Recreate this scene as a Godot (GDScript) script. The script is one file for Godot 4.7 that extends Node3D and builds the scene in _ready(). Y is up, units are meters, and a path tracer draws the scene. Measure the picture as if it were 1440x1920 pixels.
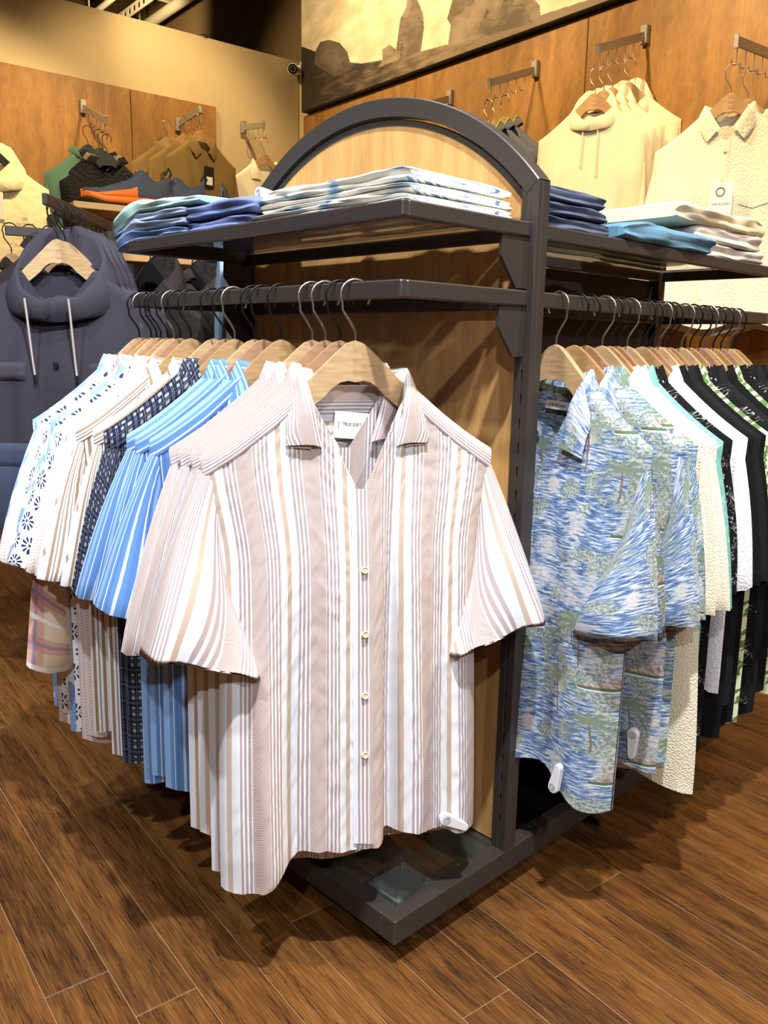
extends Node3D
# A clothing shop: a dark metal display rack of short sleeved shirts, garments on the timber walls behind.
# World axes follow the rack: +x runs right and away, -z runs left and away, floor at y = 0.

const EYE := Vector3(-0.913, 1.08, 0.902)
const WE := Vector3(0.9964, 0.0, 0.0853)      # along the far left wall, towards the corner
const WA := Vector3(0.0853, 0.0, -0.9964)     # along the right wall, towards the corner
const DR := 3.3                                # eye to right wall
const DL := 5.05                               # eye to left wall

var used := {}
var M := {}
var noise := FastNoiseLite.new()
var rng := RandomNumberGenerator.new()
var drapes := {}

# ------------------------------------------------------------------ scene helpers
const ORD := ["first", "second", "third", "fourth", "fifth", "sixth", "seventh", "eighth", "ninth"]

func numbered(called: String) -> String:
	if not used.has(called):
		used[called] = 0
		return called
	used[called] += 1
	return "%s_%03d" % [called, used[called]]

func thing(called: String, label: String, category: String, group := "", at := Vector3.ZERO, turn := 0.0) -> Node3D:
	var o := Node3D.new()
	o.name = numbered(called)
	add_child(o)
	o.position = at
	o.rotation.y = turn
	o.set_meta("label", label)
	o.set_meta("category", category)
	if group != "":
		o.set_meta("group", group)
	return o

func part(parent: Node, called: String, mesh: Mesh, m: Material, at := Vector3.ZERO, basis := Basis()) -> MeshInstance3D:
	var o := MeshInstance3D.new()
	o.name = called
	o.mesh = mesh
	o.material_override = m
	o.transform = Transform3D(basis, at)
	o.cast_shadow = GeometryInstance3D.SHADOW_CASTING_SETTING_ON
	parent.add_child(o, true)
	return o

func struct(called: String, mesh: Mesh, m: Material) -> MeshInstance3D:
	var o := part(self, called, mesh, m)
	o.set_meta("kind", "structure")
	return o

func wr(a: float, y: float, off := 0.0) -> Vector3:      # a point on (or off) the right wall
	var p := EYE + WE * (DR - off) + WA * a
	return Vector3(p.x, y, p.z)

func wl(e: float, y: float, off := 0.0) -> Vector3:      # a point on (or off) the left wall
	var p := EYE + WE * e + WA * (DL - off)
	return Vector3(p.x, y, p.z)

# ------------------------------------------------------------------ mesh builder
class Shape:
	var v := PackedVector3Array()
	var uv := PackedVector2Array()
	var ix := PackedInt32Array()

	func grid(rows: Array, uvs: Array) -> void:
		var base := v.size()
		var n: int = rows[0].size()
		for r in rows.size():
			v.append_array(rows[r])
			uv.append_array(uvs[r])
		for r in rows.size() - 1:
			for c in n - 1:
				var a := base + r * n + c
				ix.append_array(PackedInt32Array([a, a + 1, a + n, a + 1, a + n + 1, a + n]))

	func quad(a: Vector3, b: Vector3, c: Vector3, d: Vector3, out: Vector3, s := 1.0) -> void:
		var base := v.size()
		v.append_array(PackedVector3Array([a, b, c, d]))
		var n := out.abs()
		for p: Vector3 in [a, b, c, d]:
			if n.y >= n.x and n.y >= n.z:
				uv.append(Vector2(p.x, p.z) * s)
			elif n.x >= n.z:
				uv.append(Vector2(p.z, -p.y) * s)
			else:
				uv.append(Vector2(p.x, -p.y) * s)
		if (b - a).cross(c - a).dot(out) > 0:
			ix.append_array(PackedInt32Array([base, base + 2, base + 1, base, base + 3, base + 2]))
		else:
			ix.append_array(PackedInt32Array([base, base + 1, base + 2, base, base + 2, base + 3]))

	func tri(a: Vector3, b: Vector3, c: Vector3, out: Vector3) -> void:
		var base := v.size()
		v.append_array(PackedVector3Array([a, b, c]))
		uv.append_array(PackedVector2Array([Vector2(a.x, a.y), Vector2(b.x, b.y), Vector2(c.x, c.y)]))
		if (b - a).cross(c - a).dot(out) > 0:
			ix.append_array(PackedInt32Array([base, base + 2, base + 1]))
		else:
			ix.append_array(PackedInt32Array([base, base + 1, base + 2]))

	# box with chamfered edges; t places it
	func cbox(c: Vector3, size: Vector3, b := 0.002, t := Transform3D()) -> void:
		var h := size / 2
		b = minf(b, minf(h.x, minf(h.y, h.z)) * 0.9)
		var p := func(sx: int, sy: int, sz: int, ax: int) -> Vector3:
			var q := Vector3(sx * (h.x - (0.0 if ax == 0 else b)), sy * (h.y - (0.0 if ax == 1 else b)), sz * (h.z - (0.0 if ax == 2 else b)))
			return t * (c + q)
		var w := func(d: Vector3) -> Vector3: return t.basis * d
		for s: int in [-1, 1]:
			quad(p.call(s, -1, -1, 0), p.call(s, 1, -1, 0), p.call(s, 1, 1, 0), p.call(s, -1, 1, 0), w.call(Vector3(s, 0, 0)))
			quad(p.call(-1, s, -1, 1), p.call(1, s, -1, 1), p.call(1, s, 1, 1), p.call(-1, s, 1, 1), w.call(Vector3(0, s, 0)))
			quad(p.call(-1, -1, s, 2), p.call(1, -1, s, 2), p.call(1, 1, s, 2), p.call(-1, 1, s, 2), w.call(Vector3(0, 0, s)))
			for u: int in [-1, 1]:
				quad(p.call(s, u, -1, 0), p.call(s, u, 1, 0), p.call(s, u, 1, 1), p.call(s, u, -1, 1), w.call(Vector3(s, u, 0)))
				quad(p.call(s, -1, u, 0), p.call(s, 1, u, 0), p.call(s, 1, u, 2), p.call(s, -1, u, 2), w.call(Vector3(s, 0, u)))
				quad(p.call(-1, s, u, 1), p.call(1, s, u, 1), p.call(1, s, u, 2), p.call(-1, s, u, 2), w.call(Vector3(0, s, u)))
				for k: int in [-1, 1]:
					tri(p.call(s, u, k, 0), p.call(s, u, k, 1), p.call(s, u, k, 2), w.call(Vector3(s, u, k)))

	func tube(path: PackedVector3Array, r: float, sides := 8, r_end := -1.0) -> void:
		if r_end < 0:
			r_end = r
		var rows := []
		var uvs := []
		var n := path.size()
		var side := Vector3.ZERO
		var far := 0.0
		for i in n:
			var d := (path[mini(i + 1, n - 1)] - path[maxi(i - 1, 0)]).normalized()
			if side == Vector3.ZERO:
				side = d.cross(Vector3.UP if absf(d.y) < 0.9 else Vector3.RIGHT).normalized()
			side = (side - d * d.dot(side)).normalized()
			var other := d.cross(side)
			var row := PackedVector3Array()
			var ur := PackedVector2Array()
			if i > 0:
				far += path[i].distance_to(path[i - 1])
			var rad := lerpf(r, r_end, float(i) / (n - 1))
			for k in sides + 1:
				var a := TAU * k / sides
				row.append(path[i] + (side * cos(a) + other * sin(a)) * rad)
				ur.append(Vector2(float(k) / sides * TAU * rad, far))
			rows.append(row)
			uvs.append(ur)
		grid(rows, uvs)
		for e: int in [0, n - 1]:
			var base := v.size()
			v.append(path[e])
			uv.append(Vector2.ZERO)
			for k in sides:
				v.append(rows[e][k])
				uv.append(Vector2.ZERO)
			for k in sides:
				var k2 := (k + 1) % sides
				if e == 0:
					ix.append_array(PackedInt32Array([base, base + 1 + k2, base + 1 + k]))
				else:
					ix.append_array(PackedInt32Array([base, base + 1 + k, base + 1 + k2]))

	# a flat outline (x, y) made solid from z0 to z1, edges bevelled
	func prism(poly: PackedVector2Array, z0: float, z1: float, t := Transform3D(), bev := 0.0) -> void:
		var inner := poly
		if bev > 0:
			var off := Geometry2D.offset_polygon(poly, -bev)
			if off.size() == 1 and off[0].size() == poly.size():
				# keep vertex pairing by nearest start
				var best := 0
				for k in poly.size():
					if off[0][k].distance_to(poly[0]) < off[0][best].distance_to(poly[0]):
						best = k
				inner = PackedVector2Array()
				for k in poly.size():
					inner.append(off[0][(k + best) % poly.size()])
			else:
				bev = 0.0
		var idx := Geometry2D.triangulate_polygon(inner)
		for side: int in [0, 1]:
			var base := v.size()
			var z := z0 if side == 0 else z1
			for q in inner:
				v.append(t * Vector3(q.x, q.y, z))
				uv.append(Vector2(q.x, -q.y))
			for k in range(0, idx.size(), 3):
				var a := inner[idx[k]]
				var b := inner[idx[k + 1]]
				var c := inner[idx[k + 2]]
				var ccw := (b - a).cross(c - a) > 0
				if ccw == (side == 0):
					ix.append_array(PackedInt32Array([base + idx[k], base + idx[k + 1], base + idx[k + 2]]))
				else:
					ix.append_array(PackedInt32Array([base + idx[k], base + idx[k + 2], base + idx[k + 1]]))
		var n := poly.size()
		var cw := Geometry2D.is_polygon_clockwise(poly)
		for k in n:
			var a := poly[k]
			var b := poly[(k + 1) % n]
			var o2 := Vector2(b.y - a.y, a.x - b.x) * (-1.0 if cw else 1.0)
			var out := t.basis * Vector3(o2.x, o2.y, 0)
			quad(t * Vector3(a.x, a.y, z0 + bev), t * Vector3(b.x, b.y, z0 + bev), t * Vector3(b.x, b.y, z1 - bev), t * Vector3(a.x, a.y, z1 - bev), out)
			if bev > 0:
				var ai := inner[k]
				var bi := inner[(k + 1) % n]
				quad(t * Vector3(a.x, a.y, z0 + bev), t * Vector3(b.x, b.y, z0 + bev), t * Vector3(bi.x, bi.y, z0), t * Vector3(ai.x, ai.y, z0), out - t.basis * Vector3(0, 0, 0.01))
				quad(t * Vector3(a.x, a.y, z1 - bev), t * Vector3(b.x, b.y, z1 - bev), t * Vector3(bi.x, bi.y, z1), t * Vector3(ai.x, ai.y, z1), out + t.basis * Vector3(0, 0, 0.01))

	func done() -> ArrayMesh:
		var n := PackedVector3Array()
		n.resize(v.size())
		for k in range(0, ix.size(), 3):
			var a := ix[k]
			var b := ix[k + 1]
			var c := ix[k + 2]
			var f := (v[c] - v[a]).cross(v[b] - v[a])
			n[a] += f
			n[b] += f
			n[c] += f
		for k in n.size():
			n[k] = n[k].normalized() if n[k].length_squared() > 0 else Vector3.UP
		var arr := []
		arr.resize(Mesh.ARRAY_MAX)
		arr[Mesh.ARRAY_VERTEX] = v
		arr[Mesh.ARRAY_NORMAL] = n
		arr[Mesh.ARRAY_TEX_UV] = uv
		arr[Mesh.ARRAY_INDEX] = ix
		var m := ArrayMesh.new()
		m.add_surface_from_arrays(Mesh.PRIMITIVE_TRIANGLES, arr)
		return m

func box(c: Vector3, size: Vector3, b := 0.002, t := Transform3D()) -> ArrayMesh:
	var s := Shape.new()
	s.cbox(c, size, b, t)
	return s.done()

func disc(r: float, h: float, sides := 16, bev := 0.0) -> ArrayMesh:      # a short upright-z cylinder
	var s := Shape.new()
	var poly := PackedVector2Array()
	for k in sides:
		poly.append(Vector2(cos(TAU * k / sides), sin(TAU * k / sides)) * r)
	s.prism(poly, -h / 2, h / 2, Transform3D(), bev)
	return s.done()

# ------------------------------------------------------------------ materials
func mat(c: Color, rough := 0.8, metal := 0.0, spec := 0.5) -> StandardMaterial3D:
	var m := StandardMaterial3D.new()
	m.albedo_color = c
	m.roughness = rough
	m.metallic = metal
	m.metallic_specular = spec
	m.cull_mode = BaseMaterial3D.CULL_DISABLED
	return m

func paint(w: int, h: int, f: Callable) -> Image:
	var b := PackedByteArray()
	b.resize(w * h * 3)
	var k := 0
	for y in h:
		for x in w:
			var c: Color = f.call(x, y)
			b[k] = int(clampf(c.r, 0, 1) * 255)
			b[k + 1] = int(clampf(c.g, 0, 1) * 255)
			b[k + 2] = int(clampf(c.b, 0, 1) * 255)
			k += 3
	return Image.create_from_data(w, h, false, Image.FORMAT_RGB8, b)

func cloth(im: Image, tile: Vector2, bump := 1.0, rough := 0.9) -> StandardMaterial3D:
	var m := mat(Color.WHITE, rough, 0.0, 0.25)
	m.albedo_texture = ImageTexture.create_from_image(im)
	m.uv1_scale = Vector3(1 / tile.x, 1 / tile.y, 1)
	if bump > 0:
		var n := im.duplicate() as Image
		n.convert(Image.FORMAT_RGBA8)
		n.bump_map_to_normal_map(bump)
		m.normal_enabled = true
		m.normal_texture = ImageTexture.create_from_image(n)
		m.normal_scale = 1.0
	return m

func c8(r: int, g: int, b: int) -> Color:
	return Color8(r, g, b)

func plain_cloth(c: Color, grain: Image, tile: float, bump: float, rough := 0.92) -> StandardMaterial3D:
	var m := mat(c, rough, 0.0, 0.2)
	m.uv1_scale = Vector3(1 / tile, 1 / tile, 1)
	m.normal_enabled = true
	var n := grain.duplicate() as Image
	n.convert(Image.FORMAT_RGBA8)
	n.bump_map_to_normal_map(bump)
	m.normal_texture = ImageTexture.create_from_image(n)
	return m

func noise_image(w: int, h: int, freq: float, sd: int, oct := 3) -> Image:
	var f := FastNoiseLite.new()
	f.seed = sd
	f.frequency = freq
	f.fractal_octaves = oct
	return f.get_seamless_image(w, h)

func make_materials() -> void:
	M.steel = mat(c8(74, 67, 62), 0.40, 0.4)
	M.steel.resource_name = "dark bronze powder coat"
	M.black_panel = mat(c8(30, 28, 27), 0.55)
	M.deck = mat(c8(14, 14, 15), 0.12, 0.0)
	M.glass = mat(Color(0.55, 0.68, 0.64, 0.03), 0.02)
	M.glass.transparency = BaseMaterial3D.TRANSPARENCY_ALPHA
	M.brushed = mat(c8(168, 163, 155), 0.4, 0.55)
	M.zinc = mat(c8(150, 155, 155), 0.45, 0.7)
	M.wire_dark = mat(c8(34, 32, 31), 0.35, 0.7)
	M.wire_steel = mat(c8(170, 160, 148), 0.28, 0.9)
	M.black_plastic = mat(c8(18, 18, 20), 0.45)
	M.white_plastic = mat(c8(232, 233, 236), 0.35)
	M.paper = mat(c8(238, 236, 228), 0.8)
	M.ink = mat(c8(40, 40, 44), 0.8)
	M.button = mat(c8(228, 214, 176), 0.3)
	M.tan_paint = mat(c8(196, 176, 138), 0.9)
	M.dark_paint = mat(c8(112, 90, 60), 0.9)
	M.ceiling_dark = mat(c8(74, 58, 42), 0.95)
	M.pale_paint = mat(c8(206, 196, 176), 0.7)
	M.unseen_wall_paint = mat(c8(196, 180, 150), 0.9)
	M.subfloor = mat(c8(150, 114, 76), 0.8)
	M.orange = mat(c8(243, 118, 22), 0.6)
	M.shoe_grey = mat(c8(74, 74, 76), 0.8)
	M.rubber = mat(c8(38, 36, 36), 0.7)
	M.lime = mat(c8(200, 215, 40), 0.6)
	# timber: floor boards, eight strips side by side
	var big := FastNoiseLite.new()
	big.seed = 3
	big.frequency = 1.0
	big.fractal_octaves = 3
	var fine := FastNoiseLite.new()
	fine.seed = 8
	fine.frequency = 1.0
	fine.fractal_octaves = 2
	var tones := [0.0, 0.18, -0.16, 0.08, -0.06, 0.26, -0.22, 0.12]
	var knots := [Vector3(0.03, 0.35, 1), Vector3(0.06, 0.8, 3), Vector3(0.05, 0.55, 6), Vector3(0.07, 0.2, 5)]
	var dark := c8(48, 27, 12)
	var mid := c8(104, 66, 30)
	var light := c8(142, 95, 48)
	var fl := paint(1024, 1024, func(x: int, y: int) -> Color:
		var strip := x / 128
		var px := (x % 128) / 128.0 * 0.107
		var py := y / 1024.0 * 1.22
		var wob := 0.0
		for k: Vector3 in knots:
			if int(k.z) == strip:
				var d := Vector2((px - k.x) * 2.2, py - k.y).length()
				wob += 0.012 / (1.0 + d * d * 900.0) * signf(px - k.x)
		var gx := px + wob + strip * 3.0
		var a := big.get_noise_2d(gx * 26.0, py * 2.6)
		var b := fine.get_noise_2d(gx * 260.0, py * 9.0)
		var c := big.get_noise_2d(gx * 70.0 + 40.0, py * 1.4 + 9.0)
		var d0 := fine.get_noise_2d(gx * 620.0 + 11.0, py * 16.0)
		var t := 0.52 + a * 0.30 + b * 0.34 + d0 * 0.26 + float(tones[strip]) * 0.6
		var col := mid.lerp(light, clampf(t * 2.0 - 1.0, 0, 1)) if t > 0.5 else dark.lerp(mid, clampf(t * 2.0, 0.25, 1))
		var crack := clampf((absf(c) - 0.012) * 70.0, 0, 1)
		if a < -0.02:
			col = col.lerp(dark.darkened(0.4), (1.0 - crack) * 0.8)
		for k: Vector3 in knots:
			if int(k.z) == strip:
				var d2 := Vector2((px - k.x) * 1.5, py - k.y).length()
				if d2 < 0.02:
					var ring := 0.5 + 0.5 * sin(d2 * 2200.0 + a * 5.0)
					col = col.lerp(c8(58, 30, 14), (1.0 - d2 / 0.02) * (0.35 + 0.5 * ring))
		return col)
	M.floor_wood = mat(c8(238, 236, 230), 0.42, 0.0, 0.45)
	M.floor_wood.albedo_texture = ImageTexture.create_from_image(fl)
	var fln := fl.duplicate() as Image
	fln.convert(Image.FORMAT_RGBA8)
	fln.bump_map_to_normal_map(2.0)
	M.floor_wood.normal_enabled = true
	M.floor_wood.normal_texture = ImageTexture.create_from_image(fln)
	# figured amber veneer on the walls
	var fig := FastNoiseLite.new()
	fig.seed = 21
	fig.frequency = 1.0
	fig.fractal_octaves = 4
	var vn := paint(512, 512, func(x: int, y: int) -> Color:
		var px := x / 512.0
		var py := y / 512.0
		var warp := fig.get_noise_2d(px * 4.0, py * 5.0) * 0.35
		var a := fig.get_noise_2d((px + warp * 0.12) * 14.0, py * 2.2 + 3.0)
		var b := fig.get_noise_2d(px * 34.0 + warp * 6.0, py * 22.0)
		var g := fine.get_noise_2d(px * 190.0, py * 6.0)
		var t := 0.5 + a * 0.45 + b * 0.24 + g * 0.22
		return c8(122, 83, 38).lerp(c8(172, 124, 62), clampf(t, 0, 1)))
	M.veneer = mat(Color.WHITE, 0.5)
	M.veneer.albedo_texture = ImageTexture.create_from_image(vn)
	M.veneer.uv1_scale = Vector3(1 / 1.2, 1 / 1.4, 1)
	var mp := paint(512, 512, func(x: int, y: int) -> Color:
		var px := x / 512.0
		var py := y / 512.0
		var a := fig.get_noise_2d(px * 12.0 + 9.0, py * 1.3)
		var g := fine.get_noise_2d(px * 160.0, py * 7.0 + 31.0)
		var p := fine.get_noise_2d(px * 420.0 + 5.0, py * 40.0)
		var t := 0.55 + a * 0.4 + g * 0.3 + (0.12 if p > 0.32 else 0.0) * -1.0
		return c8(176, 128, 70).lerp(c8(214, 168, 108), clampf(t, 0, 1)))
	M.maple = mat(Color.WHITE, 0.45)
	M.maple.albedo_texture = ImageTexture.create_from_image(mp)
	M.maple.uv1_scale = Vector3(1 / 0.55, 1 / 0.8, 1)
	# hanger timbers
	var hg := [[c8(172, 138, 98), c8(208, 177, 136)], [c8(154, 118, 76), c8(194, 156, 110)], [c8(150, 110, 80), c8(184, 144, 110)]]
	M.hanger = []
	for k in 3:
		var two: Array = hg[k]
		var im := paint(256, 64, func(x: int, y: int) -> Color:
			var g := fine.get_noise_2d(x / 256.0 * 8.0 + k * 50.0, y / 64.0 * 30.0)
			var j := 0.42 if (x > 128 + (4 if (y / 3) % 2 == 0 else -4)) else 0.0
			return (two[0] as Color).lerp(two[1], clampf(0.6 + g * 0.5 - j, 0, 1)))
		var m := mat(Color.WHITE, 0.42)
		m.albedo_texture = ImageTexture.create_from_image(im)
		m.uv1_scale = Vector3(1 / 0.46, 1 / 0.2, 1)
		m.uv1_offset = Vector3(0.5, 0, 0)
		M.hanger.append(m)
	M.plywood = mat(c8(206, 158, 92), 0.6)

func frac(x: float) -> float:
	return x - floorf(x)

func band(x: float, a: float, b: float, soft := 0.0004) -> float:
	return smoothstep(a - soft, a + soft, x) * (1.0 - smoothstep(b - soft, b + soft, x))

func make_fabrics() -> void:
	var f := FastNoiseLite.new()
	f.seed = 5
	f.frequency = 1.0
	f.fractal_octaves = 2
	var h := FastNoiseLite.new()
	h.seed = 77
	h.frequency = 1.0
	h.fractal_octaves = 3
	# 1 rose brown woven stripes with herringbone bands
	var W := 0.094
	var H := 0.024
	var white := c8(240, 240, 243)
	M.rose = cloth(paint(1024, 256, func(x: int, y: int) -> Color:
		var px := x / 1024.0 * W
		var py := y / 256.0 * H
		if px < 0.024:
			var s := px if px < 0.012 else 0.024 - px
			var ch := sin((py + s * 0.75) / 0.003 * TAU)
			return c8(168, 138, 128).lerp(c8(240, 234, 231), smoothstep(-0.15, 0.75, ch))
		if px < 0.048 or px > 0.075:
			var q := frac((px - 0.024) / 0.006) if px < 0.048 else frac((px - 0.075) / 0.00633)
			var dot := 0.5 + 0.5 * sin((py + (0.0006 if q > 0.42 else 0.0)) / 0.002 * TAU)
			var line := band(q, 0.12, 0.70, 0.05)
			return white.lerp(c8(156, 131, 127), line * (0.45 + 0.5 * dot))
		if px > 0.057 and px < 0.064:
			var tick := 0.5 + 0.5 * sin(py / 0.0016 * TAU)
			return c8(186, 162, 142).lerp(c8(226, 214, 203), tick * 0.6)
		var wv := 0.5 + 0.5 * sin((px + py * 0.8) / 0.0024 * TAU)
		return white.lerp(c8(204, 213, 222), wv * 0.6)), Vector2(W, H), 3.0)
	M.rose.uv1_offset = Vector3(0.0845 / W, 0, 0)
	# 2 blue chambray stripes
	M.blue = cloth(paint(512, 256, func(x: int, y: int) -> Color:
		var px := x / 512.0 * 0.06
		var py := y / 256.0 * 0.06
		var n := f.get_noise_2d(px * 1800.0, py * 700.0)
		var col := c8(76, 120, 188).lerp(c8(126, 164, 214), clampf(0.4 + n * 1.2, 0, 1))
		col = col.lerp(c8(238, 244, 250), band(px, 0.004, 0.0068) + band(px, 0.030, 0.0315) + band(px, 0.045, 0.0495) * 0.75)
		col = col.lerp(c8(74, 104, 156), band(px, 0.010, 0.0112) * 0.8 + band(px, 0.036, 0.0372) * 0.8)
		col = col.lerp(c8(170, 198, 232), band(px, 0.015, 0.024) * 0.6)
		return col), Vector2(0.06, 0.06), 1.2)
	# 3 navy check with cream lines
	M.check = cloth(paint(256, 256, func(x: int, y: int) -> Color:
		var px := x / 256.0
		var py := y / 256.0
		var n := f.get_noise_2d(px * 90.0, py * 90.0)
		var a := band(px, 0.0, 0.22, 0.02) + band(px, 0.66, 0.80, 0.02)
		var b := band(py, 0.0, 0.22, 0.02) + band(py, 0.66, 0.80, 0.02)
		var col := c8(20, 26, 46).lerp(c8(56, 64, 90), clampf((a + b) * 0.5 + n * 0.2, 0, 1))
		col = col.lerp(c8(216, 208, 184), a * b * (0.6 + n * 0.2))
		var l := 0.0
		for q: float in [0.38, 0.46, 0.90]:
			l = maxf(l, maxf(band(px, q, q + 0.025, 0.008), band(py, q, q + 0.025, 0.008)))
		return col.lerp(c8(232, 230, 220), l * 0.45)), Vector2(0.034, 0.034), 1.0)
	# 4 white with taupe stripes and small diamonds
	M.diamond = cloth(paint(768, 768, func(x: int, y: int) -> Color:
		var px := x / 768.0 * 0.1
		var py := y / 768.0 * 0.1
		var n := f.get_noise_2d(px * 600.0, py * 90.0)
		var col := c8(244, 243, 242).lerp(c8(226, 228, 232), clampf(0.3 + n, 0, 1))
		var taupe := c8(156, 130, 108)
		var grey := c8(128, 122, 122)
		for s: Vector3 in [Vector3(0.030, 0.036, 0), Vector3(0.040, 0.0425, 1), Vector3(0.046, 0.050, 0), Vector3(0.054, 0.056, 1), Vector3(0.060, 0.068, 0), Vector3(0.072, 0.074, 1), Vector3(0.078, 0.083, 0), Vector3(0.087, 0.089, 1), Vector3(0.094, 0.1, 0)]:
			col = col.lerp(taupe if s.z < 0.5 else grey, band(px, s.x, s.y) * 0.95)
		var d := absf(px - 0.014) * 1.0 + absf(py - 0.05) * 0.85
		if d < 0.0085:
			col = c8(126, 88, 70) if (d > 0.0068 or (d > 0.003 and d < 0.0046)) else c8(206, 188, 174)
		return col), Vector2(0.1, 0.1), 0.8)
	# 5 pale blush leaf print
	M.blush = cloth(paint(512, 512, func(x: int, y: int) -> Color:
		var px := x / 512.0
		var py := y / 512.0
		var i := floorf(px * 16)
		var q := Vector2(frac(px * 16) - 0.5, frac(py * 24 + (0.5 if int(i) % 2 == 0 else 0.0)) - 0.5)
		q = q.rotated(0.8 if int(i) % 2 == 0 else -0.8)
		var leaf := absf(q.y) < 0.20 * (1.0 - q.x * q.x * 5.0)
		var n := f.get_noise_2d(px * 70, py * 70)
		return c8(240, 230, 226).lerp(c8(196, 172, 164), (0.7 if leaf else 0.12) + n * 0.25)), Vector2(0.16, 0.16), 0.6)
	# 6 white with navy daisies
	M.daisy = cloth(paint(512, 512, func(x: int, y: int) -> Color:
		var px := x / 512.0 * 2.0
		var py := y / 512.0 * 2.0
		var q := Vector2(frac(px + 0.5 * floorf(py)) - 0.5, frac(py) - 0.5)
		var r := q.length()
		var a := q.angle() / TAU * 10.0
		var petal := r > 0.14 and r < 0.42 and absf(frac(a) - 0.5) < 0.17 + 0.12 * sin((r - 0.14) / 0.28 * PI)
		if petal:
			return c8(44, 58, 92)
		if r < 0.07:
			return c8(60, 74, 110)
		return c8(244, 246, 249)), Vector2(0.09, 0.09), 0.3)
	# 7 pale blue with white brush leaves
	M.sky_leaf = cloth(paint(512, 512, func(x: int, y: int) -> Color:
		var n := h.get_noise_2d(x / 512.0 * 9.0, y / 512.0 * 5.0)
		var n2 := h.get_noise_2d(x / 512.0 * 5.0 + 20.0, y / 512.0 * 8.0)
		return c8(138, 172, 214).lerp(c8(240, 246, 250), smoothstep(-0.05, 0.1, n + n2 * 0.6))), Vector2(0.3, 0.3), 0.3)
	# 8 peach flannel check
	M.flannel = cloth(paint(512, 512, func(x: int, y: int) -> Color:
		var px := x / 512.0
		var py := y / 512.0
		var n := f.get_noise_2d(px * 160, py * 160)
		var col := c8(240, 216, 186)
		var a := band(px, 0.05, 0.35, 0.01)
		var b := band(py, 0.05, 0.35, 0.01)
		col = col.lerp(c8(214, 148, 142), a * 0.55)
		col = col.lerp(c8(214, 140, 138), b * 0.55)
		col = col.lerp(c8(150, 140, 170), maxf(band(px, 0.16, 0.24, 0.01), band(py, 0.16, 0.24, 0.01)) * 0.7)
		col = col.lerp(c8(252, 246, 238), maxf(band(px, 0.62, 0.72, 0.01), band(py, 0.62, 0.72, 0.01)) * 0.8)
		return col.lightened(n * 0.08)), Vector2(0.11, 0.11), 0.6)
	# 9 island scene print
	var scene_print := func(x: int, y: int) -> Color:
		var px := x / 1024.0
		var py := y / 1024.0
		var cx := cos(px * TAU) * 0.8
		var sx := sin(px * TAU) * 0.8
		var big := h.get_noise_3d(cx * 1.1, py * 4.4, sx * 1.1)
		var wave := h.get_noise_3d(cx * 3.4 + 7.0, py * 110.0 + big * 1.4, sx * 3.4)
		var fine := f.get_noise_2d(px * 120.0, py * 420.0)
		var deep := c8(76, 98, 144)
		var sea := c8(132, 162, 196)
		var foam := c8(222, 226, 230)
		var sand := c8(222, 206, 190)
		var t := 0.5 + wave * 1.5 + fine * 0.25
		var col := deep.lerp(sea, clampf(t * 1.6, 0, 1)).lerp(foam, clampf(t * 2.2 - 1.15 + big * 0.7, 0, 1))
		var cloud := smoothstep(0.12, 0.38, big)
		col = col.lerp(foam.lerp(sand, clampf(0.5 + wave * 2.0, 0, 1)).lerp(sea, clampf(-wave * 1.6, 0, 0.8)), cloud * 0.75)
		var leafy := smoothstep(0.10, 0.30, h.get_noise_3d(cx * 1.6 + 30.0, py * 5.5, sx * 1.6))
		if leafy > 0.0:
			var g := h.get_noise_2d(px * 70.0 + py * 20.0, py * 60.0 - px * 30.0)
			col = col.lerp(c8(116, 130, 112).lerp(c8(204, 204, 178), clampf(0.5 + g * 1.7, 0, 1)), leafy * 0.7)
		var slub := f.get_noise_2d(px * 60.0, py * 900.0)
		return col.lerp(foam, clampf(0.06 + slub * 0.55, 0, 0.5)).darkened(clampf(-slub * 0.35, 0, 0.25))
	var pr := paint(1024, 1024, scene_print)
	var r := RandomNumberGenerator.new()
	r.seed = 12
	for k in 13:                                             # palms: trunk and drooping fronds
		var c := Vector2(r.randf() * 1024.0, r.randf() * 1024.0)
		var size := r.randf_range(70, 130)
		var green := c8(98, 116, 94).lerp(c8(140, 150, 116), r.randf())
		for t in 80:
			blot(pr, c + Vector2(sin(t * 0.02) * 14.0, t * size / 60.0), 3.2, c8(130, 108, 92), 0.8)
		for fr in 9:
			var a := -PI / 2 + (fr - 4) * 0.52
			for t in 46:
				var u := t / 46.0
				var p := c + Vector2(cos(a), sin(a)) * size * u + Vector2(0, size * 0.55 * u * u)
				for s: float in [-1.0, 1.0]:
					for w in 5:
						blot(pr, p + Vector2(s * w * 2.6 * (1.0 - u * 0.5), w * 2.4), 1.5, green.lightened(0.2 * absf(sin(t * 1.3))), 0.5)
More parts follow.
